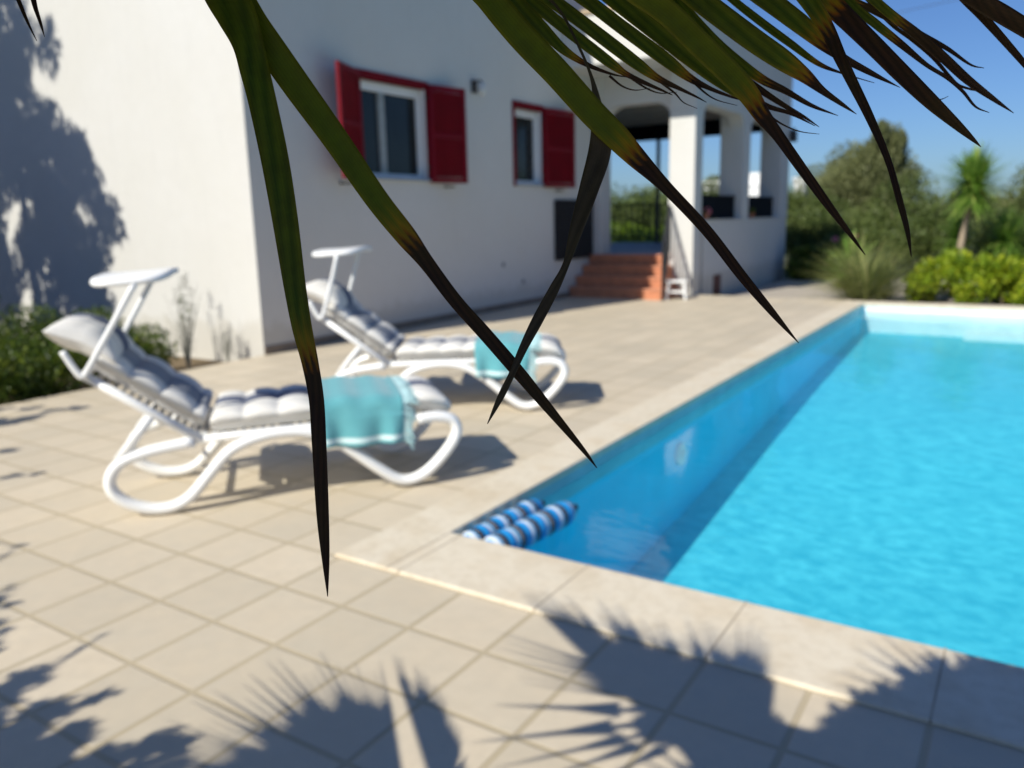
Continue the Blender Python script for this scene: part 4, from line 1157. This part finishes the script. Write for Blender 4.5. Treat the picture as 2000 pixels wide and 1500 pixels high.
for th in ([(1232, 152), (1262, 172), (1290, 182), (1322, 180)], [(1290, 160), (1318, 182), (1335, 200), (1362, 212)], [(1352, 158), (1378, 182), (1402, 196), (1440, 206)],
           [(1190, 148), (1215, 168), (1240, 176), (1270, 172)], [(1800, 186), (1818, 195), (1838, 194), (1852, 188)], [(1480, 205), (1520, 238), (1560, 256), (1600, 262)]):
    leaflet_mesh(th, [5, 3.5, 2, .8], .56, .3, s2, dead=True, name='leaf_thread')
# hanging dead strip
LF(s2, [hub2, (1000, -60), (1085, 10), (1130, 90), (1158, 160), (1168, 225), (1172, 290), (1150, 370), (1125, 450), (1106, 515), (1082, 565), (1050, 625), (1022, 680), (1000, 730), (978, 775), (952, 828)],
   [4, 5, 5, 5, 8, 26, 44, 38, 26, 14, 20, 22, 17, 13, 13, 1.5], (.55, .49), .3, dead=True, tanpos=.50)
# two thin tips at the top left
hub5 = (-40, -260); s5 = petiole(at(*hub5, .52))
LF(s5, [hub5, (0, -90), (28, -20), (45, 22), (58, 52), (72, 80)], [6, 8, 8, 7, 4, 1], .52, .3, dead=True)
LF(s5, [hub5, (20, -90), (58, -20), (70, 18), (80, 48), (87, 72)], [6, 12, 11, 8, 5, 1], .515, .3, dead=True)

# ------------------------------------------------------------------ crown overhead: whole fans that shade the deck beside the camera
def gpix(px, py):
    d = FWD + RGT * ((px - 1000) / FPX) + UPV * ((750 - py) / FPX); return CAM + d * (-CAM.z / d.z)
def out_of_view(p, m=1.12):
    d = p - CAM; f_ = d.dot(FWD)
    if f_ < .03: return d.length > .22
    return abs(d.dot(RGT)) > f_ * .638 * m + .05 or d.dot(UPV) > f_ * .479 * m + .05
def fan_leaf(hub_px, tips_px, h, fuse, nper=4, curl=.25, seedv=0, wf=.8):
    """a fan leaf of the crown, hung as low as it can be without reaching into the view"""
    rs = random.Random(seedv); hub = gpix(*hub_px); T = [gpix(*p) for p in tips_px]
    pol = [(math.atan2((t_ - hub).y, (t_ - hub).x), (t_ - hub).length) for t_ in T]
    test = [hub] + T + [hub.lerp(t_, .5) for t_ in T] + [a_.lerp(b_, .5) for a_, b_ in zip(T[:-1], T[1:])]
    if h < 2.86:
        h = 1.15
        while h < 3.2:
            if all(out_of_view(p + SUN * (hh_ / SUN.z)) for p in test for hh_ in (h - .12, h + .02)):
                hb = hub + SUN * (h / SUN.z); md = (hb + CROWN) / 2 + Vector((0, 0, .15))
                if all(out_of_view(Vector(q_)) for q_ in catmull([CROWN, md, hb], 12)): break
            h += .05
        h += .03; print('fan', seedv, round(h, 2))
    an = [pol[0][0]]
    for a, _ in pol[1:]:
        while a - an[-1] > math.pi: a -= 2 * math.pi
        while a - an[-1] < -math.pi: a += 2 * math.pi
        an.append(a)
    fin = []
    for i in range(len(pol) - 1):
        for k in range(nper):
            t_ = k / nper; fin.append((an[i] + (an[i + 1] - an[i]) * t_, (pol[i][1] * (1 - t_) + pol[i + 1][1] * t_) * rs.uniform(.88, 1.06)))
    fin.append((an[-1], pol[-1][1]))
    v = []; f = []
    def lift(p, r_, R_): hh = h - curl * (r_ / R_) ** 2 * R_; return p + SUN * (hh / SUN.z)
    for i, (a, R_) in enumerate(fin):
        da = abs((fin[min(i + 1, len(fin) - 1)][0] - fin[max(i - 1, 0)][0])) / (2 if 0 < i < len(fin) - 1 else 1) * .5
        q0 = len(v); lastw = None
        for k, r_ in enumerate((.02, .25, .5, fuse, fuse + (1 - fuse) * .35, fuse + (1 - fuse) * .7, 1.0)):
            rr = r_ * R_
            if r_ <= fuse + .001: hw = da * rr * 1.04 + .001; lastw = hw
            else: hw = lastw * wf * (1 - ((r_ - fuse) / (1 - fuse)) ** 1.3) + .0008
            c = hub + Vector((math.cos(a), math.sin(a), 0)) * rr; s_ = Vector((-math.sin(a), math.cos(a), 0))
            ridge = lift(c, rr, R_) + SUN * .012 * (1 if r_ > .1 else 0)
            v += [lift(c, rr, R_) + s_ * hw, ridge, lift(c, rr, R_) - s_ * hw]
        for k in range(6):
            q = q0 + 3 * k; f += [(q, q + 1, q + 4, q + 3), (q + 1, q + 2, q + 5, q + 4)]
    hb_ = lift(hub, 0, 1)
    pt = MB(); mid = (hb_ + CROWN) / 2 + Vector((0, 0, .15)); pt.tube(catmull([CROWN, mid, hb_], 8), .008, 6)
    st_ = PA(pt.build('palm_leaf', M['palmgreen']))
    o = mesh_obj('fan_blade', v, f, M['palmgreen'], st_)
    return o
# left fan with the rounded comb of fingers
fan_leaf((800, 1590), [(190, 1470), (290, 1440), (350, 1398), (420, 1350), (510, 1306), (590, 1286), (670, 1282), (742, 1292)], 1.5, .64, 4, .1, 1, .42)
fan_leaf((860, 1590), [(772, 1290), (812, 1305), (850, 1332), (884, 1385), (900, 1450), (908, 1540)], 1.5, .78, 4, .1, 2, .5)
# fan pointing left with long thin fingers
fan_leaf((1430, 1395), [(925, 1375), (905, 1452), (925, 1510), (1000, 1540), (1120, 1550)], 1.5, .46, 1, .1, 3, .38)
fan_leaf((1420, 1385), [(940, 1222), (950, 1258), (975, 1300), (1020, 1335)], 1.5, .56, 2, .1, 4, .42)
# fan pointing up-left with the sharp tip, and the comb on its upper edge
fan_leaf((1500, 1640), [(1018, 1152), (1100, 1176), (1180, 1184), (1250, 1200), (1310, 1212), (1360, 1225)], 1.5, .82, 4, .1, 5, .42)
fan_leaf((1460, 1500), [(1375, 1222), (1430, 1212), (1485, 1225), (1508, 1262), (1515, 1330)], 1.5, .70, 4, .1, 6, .45)
# lower right fans
fan_leaf((1720, 1590), [(1395, 1520), (1425, 1470), (1450, 1432), (1505, 1402), (1600, 1428)], 1.5, .86, 3, .1, 7, .6)
fan_leaf((1800, 1575), [(1590, 1440), (1640, 1385), (1700, 1352), (1760, 1330), (1830, 1292), (1900, 1285)], 1.5, .88, 3, .1, 8, .7)
fan_leaf((2150, 1575), [(1700, 1430), (1740, 1345), (1790, 1275), (1880, 1262), (2000, 1270), (2150, 1290), (2300, 1330)], 1.5, .90, 4, .1, 9, .7)
fan_leaf((1930, 1420), [(1600, 1360), (1630, 1310), (1680, 1272), (1722, 1240), (1790, 1250), (1860, 1268)], 1.5, .52, 2, .1, 10, .4)
fan_leaf((1480, 1600), [(1180, 1560), (1210, 1500), (1260, 1450), (1330, 1420), (1420, 1400)], 1.5, .60, 2, .1, 11, .45)
fan_leaf((1500, 1470), [(1240, 1440), (1232, 1382), (1212, 1330), (1180, 1275), (1115, 1220), (1230, 1258), (1330, 1285), (1440, 1295), (1505, 1325)], 1.5, .94, 3, .1, 12, .7)
fan_leaf((1640, 1560), [(1440, 1500), (1430, 1440), (1460, 1385), (1500, 1370), (1540, 1420)], 1.5, .90, 3, .1, 13, .7)
fan_leaf((1760, 1530), [(1500, 1560), (1530, 1470), (1590, 1412), (1640, 1360), (1700, 1338), (1770, 1318), (1860, 1330)], 1.5, .92, 4, .1, 14, .7)
fan_leaf((1950, 1620), [(1560, 1620), (1600, 1500), (1700, 1420), (1850, 1390), (2000, 1390)], 1.5, .92, 4, .1, 15, .8)

# extra fans added over and behind the camera, blocking skylight to deepen shade
fan_leaf((1900, 1800), [(1350, 1600), (1450, 1480), (1700, 1420), (2000, 1380), (2350, 1450)], 2.9, .88, 5, .1, 21, .9)
fan_leaf((2400, 1650), [(1750, 1600), (1850, 1450), (2100, 1360), (2400, 1330), (2700, 1400)], 3.0, .88, 5, .1, 22, .9)
fan_leaf((2500, 1500), [(1950, 1480), (2050, 1380), (2250, 1330), (2500, 1330)], 2.8, .88, 5, .1, 23, .9)
fan_leaf((1500, 1900), [(950, 1720), (1150, 1620), (1400, 1560), (1700, 1560), (2000, 1650)], 2.8, .85, 5, .1, 24, .9)
fan_leaf((900, 1900), [(350, 1760), (550, 1660), (850, 1600), (1150, 1640)], 2.7, .85, 5, .1, 25, .9)
fan_leaf((2100, 2100), [(1500, 1900), (1800, 1700), (2200, 1640), (2600, 1750)], 2.9, .88, 5, .1, 26, .9)
fan_leaf((2900, 1800), [(2300, 1750), (2500, 1580), (2900, 1500), (3300, 1600)], 3.0, .88, 5, .1, 27, .9)
fan_leaf((1300, 2400), [(600, 2200), (1000, 1950), (1500, 1900), (1900, 2100)], 2.9, .88, 5, .1, 28, .9)
fan_leaf((2300, 2600), [(1600, 2500), (1900, 2150), (2400, 2050), (2900, 2300)], 2.9, .88, 5, .1, 29, .9)

# leafy shrub behind the camera whose branches shade the lower left of the deck
lt = empty('leafy_shrub', (1.35, -3.6, 0)); tag(lt, 'leafy garden shrub behind the camera that shades the deck corner', 'shrub')
bl = []; tw_ = MB()
def spray(p0, p1, n, r, h):
    a = gpix(*p0); b_ = gpix(*p1); prev = None; pts = []
    for i in range(n):
        t_ = i / max(1, n - 1); c = a.lerp(b_, t_) + Vector((random.uniform(-1, 1), random.uniform(-1, 1), 0)) * r * .8
        q = c + SUN * ((h + .25 * t_) / SUN.z) - Vector(lt.location); bl.append((*q, r * random.uniform(.5, 1.0), r * random.uniform(.5, 1.0), r * .6)); pts.append(q)
    tw_.tube([Vector((0, 0, 0)), Vector((pts[-1].x * .5, pts[-1].y * .5, pts[-1].z * .7))] + pts[::-1][::max(1, n // 4)], .004, 5)
for p0, p1, n, r in (((-200, 1500), (60, 1320), 16, .07), ((-100, 1420), (200, 1245), 9, .035), ((-80, 1380), (20, 1170), 9, .05), ((-120, 1450), (150, 1370), 12, .06), ((0, 1520), (180, 1420), 14, .06),
                     ((40, 1560), (300, 1440), 12, .06), ((200, 1530), (330, 1450), 8, .045), ((-300, 1300), (20, 1150), 10, .04), ((-300, 1150), (10, 1090), 7, .035), ((-200, 1060), (40, 1062), 6, .03),
                     ((-300, 1700), (120, 1520), 20, .09), ((-260, 1560), (40, 1440), 16, .09), ((-100, 1640), (340, 1500), 18, .06), ((-200, 1520), (120, 1470), 12, .06), ((100, 1640), (420, 1540), 12, .06)):
    spray(p0, p1, n, r, 1.45)
P, N = cloud_pts(bl, 7000)
leaves('foliage', P, N, .055, .026, M['bush'], lt)
tw_.build('stem', M['bark'], lt)
lt2 = empty('leafy_shrub', (-3.0, -2.2, 0)); tag(lt2, 'leafy shrub left of the view that shades the deck edge by the bed', 'shrub')
bl = []; tw_ = MB(); lt_s = lt; lt = lt2
for p0, p1, n, r in (((-200, 850), (60, 815), 10, .14), ((-200, 900), (40, 880), 6, .08), ((-200, 960), (60, 925), 7, .07), ((-300, 800), (150, 800), 10, .10)):
    spray(p0, p1, n, r, 1.3)
P, N = cloud_pts(bl, 2600); leaves('foliage', P, N, .07, .03, M['bush'], lt2); tw_.build('stem', M['bark'], lt2)

bl = [(random.uniform(-9, 10), random.uniform(-.5, .5), random.uniform(.3, 4.0), .9, .5, .6) for i in range(110)]  # unseen hedge added to hold back low skylight on the deck
hd = empty('sky_block_hedge', (0, -8.2, -.3)); tag(hd, 'unseen tall hedge added behind the camera to cut skylight', 'hedge')
P, N = cloud_pts(bl, 26000); leaves('foliage', P, N, .22, .12, M['darkbush'], hd)
for k in range(12):
    q = MB(); q.tube([(-9 + k * 1.7, 0, 0), (-9 + k * 1.7, 0, 3.6)], [.06, .02], 6); q.build('stem', M['bark'], hd)
# conifer outside the left edge of the view; its shadow falls on the sunlit wall
cf = empty('conifer_tree', (-9.65, -0.7, -.3)); tag(cf, 'dark conical conifer left of the view that shades the sunlit wall', 'tree')
bl = []
for i in range(190):
    z = 0.8 + (i / 189) ** 1.2 * 9.6; R_ = (11.0 - z) * .43 + .16; a = random.uniform(0, 6.283); s_ = random.uniform(.45, .97)
    bl.append((R_ * s_ * math.cos(a), R_ * .42 * s_ * math.sin(a), z, .20 + .10 * R_, .18 + .05 * R_, .34))
P, N = cloud_pts(bl, 62000); leaves('crown', P, N, .19, .07, M['conifer'], cf, droop=.6)
q = MB(); q.tube([(0, 0, 0), (0, 0, 3), (0, 0, 10.3)], [.2, .15, .03], 8); q.build('trunk', M['bark'], cf)
print('verts', sum(len(o.data.vertices) for o in sc.objects if o.type == 'MESH'))
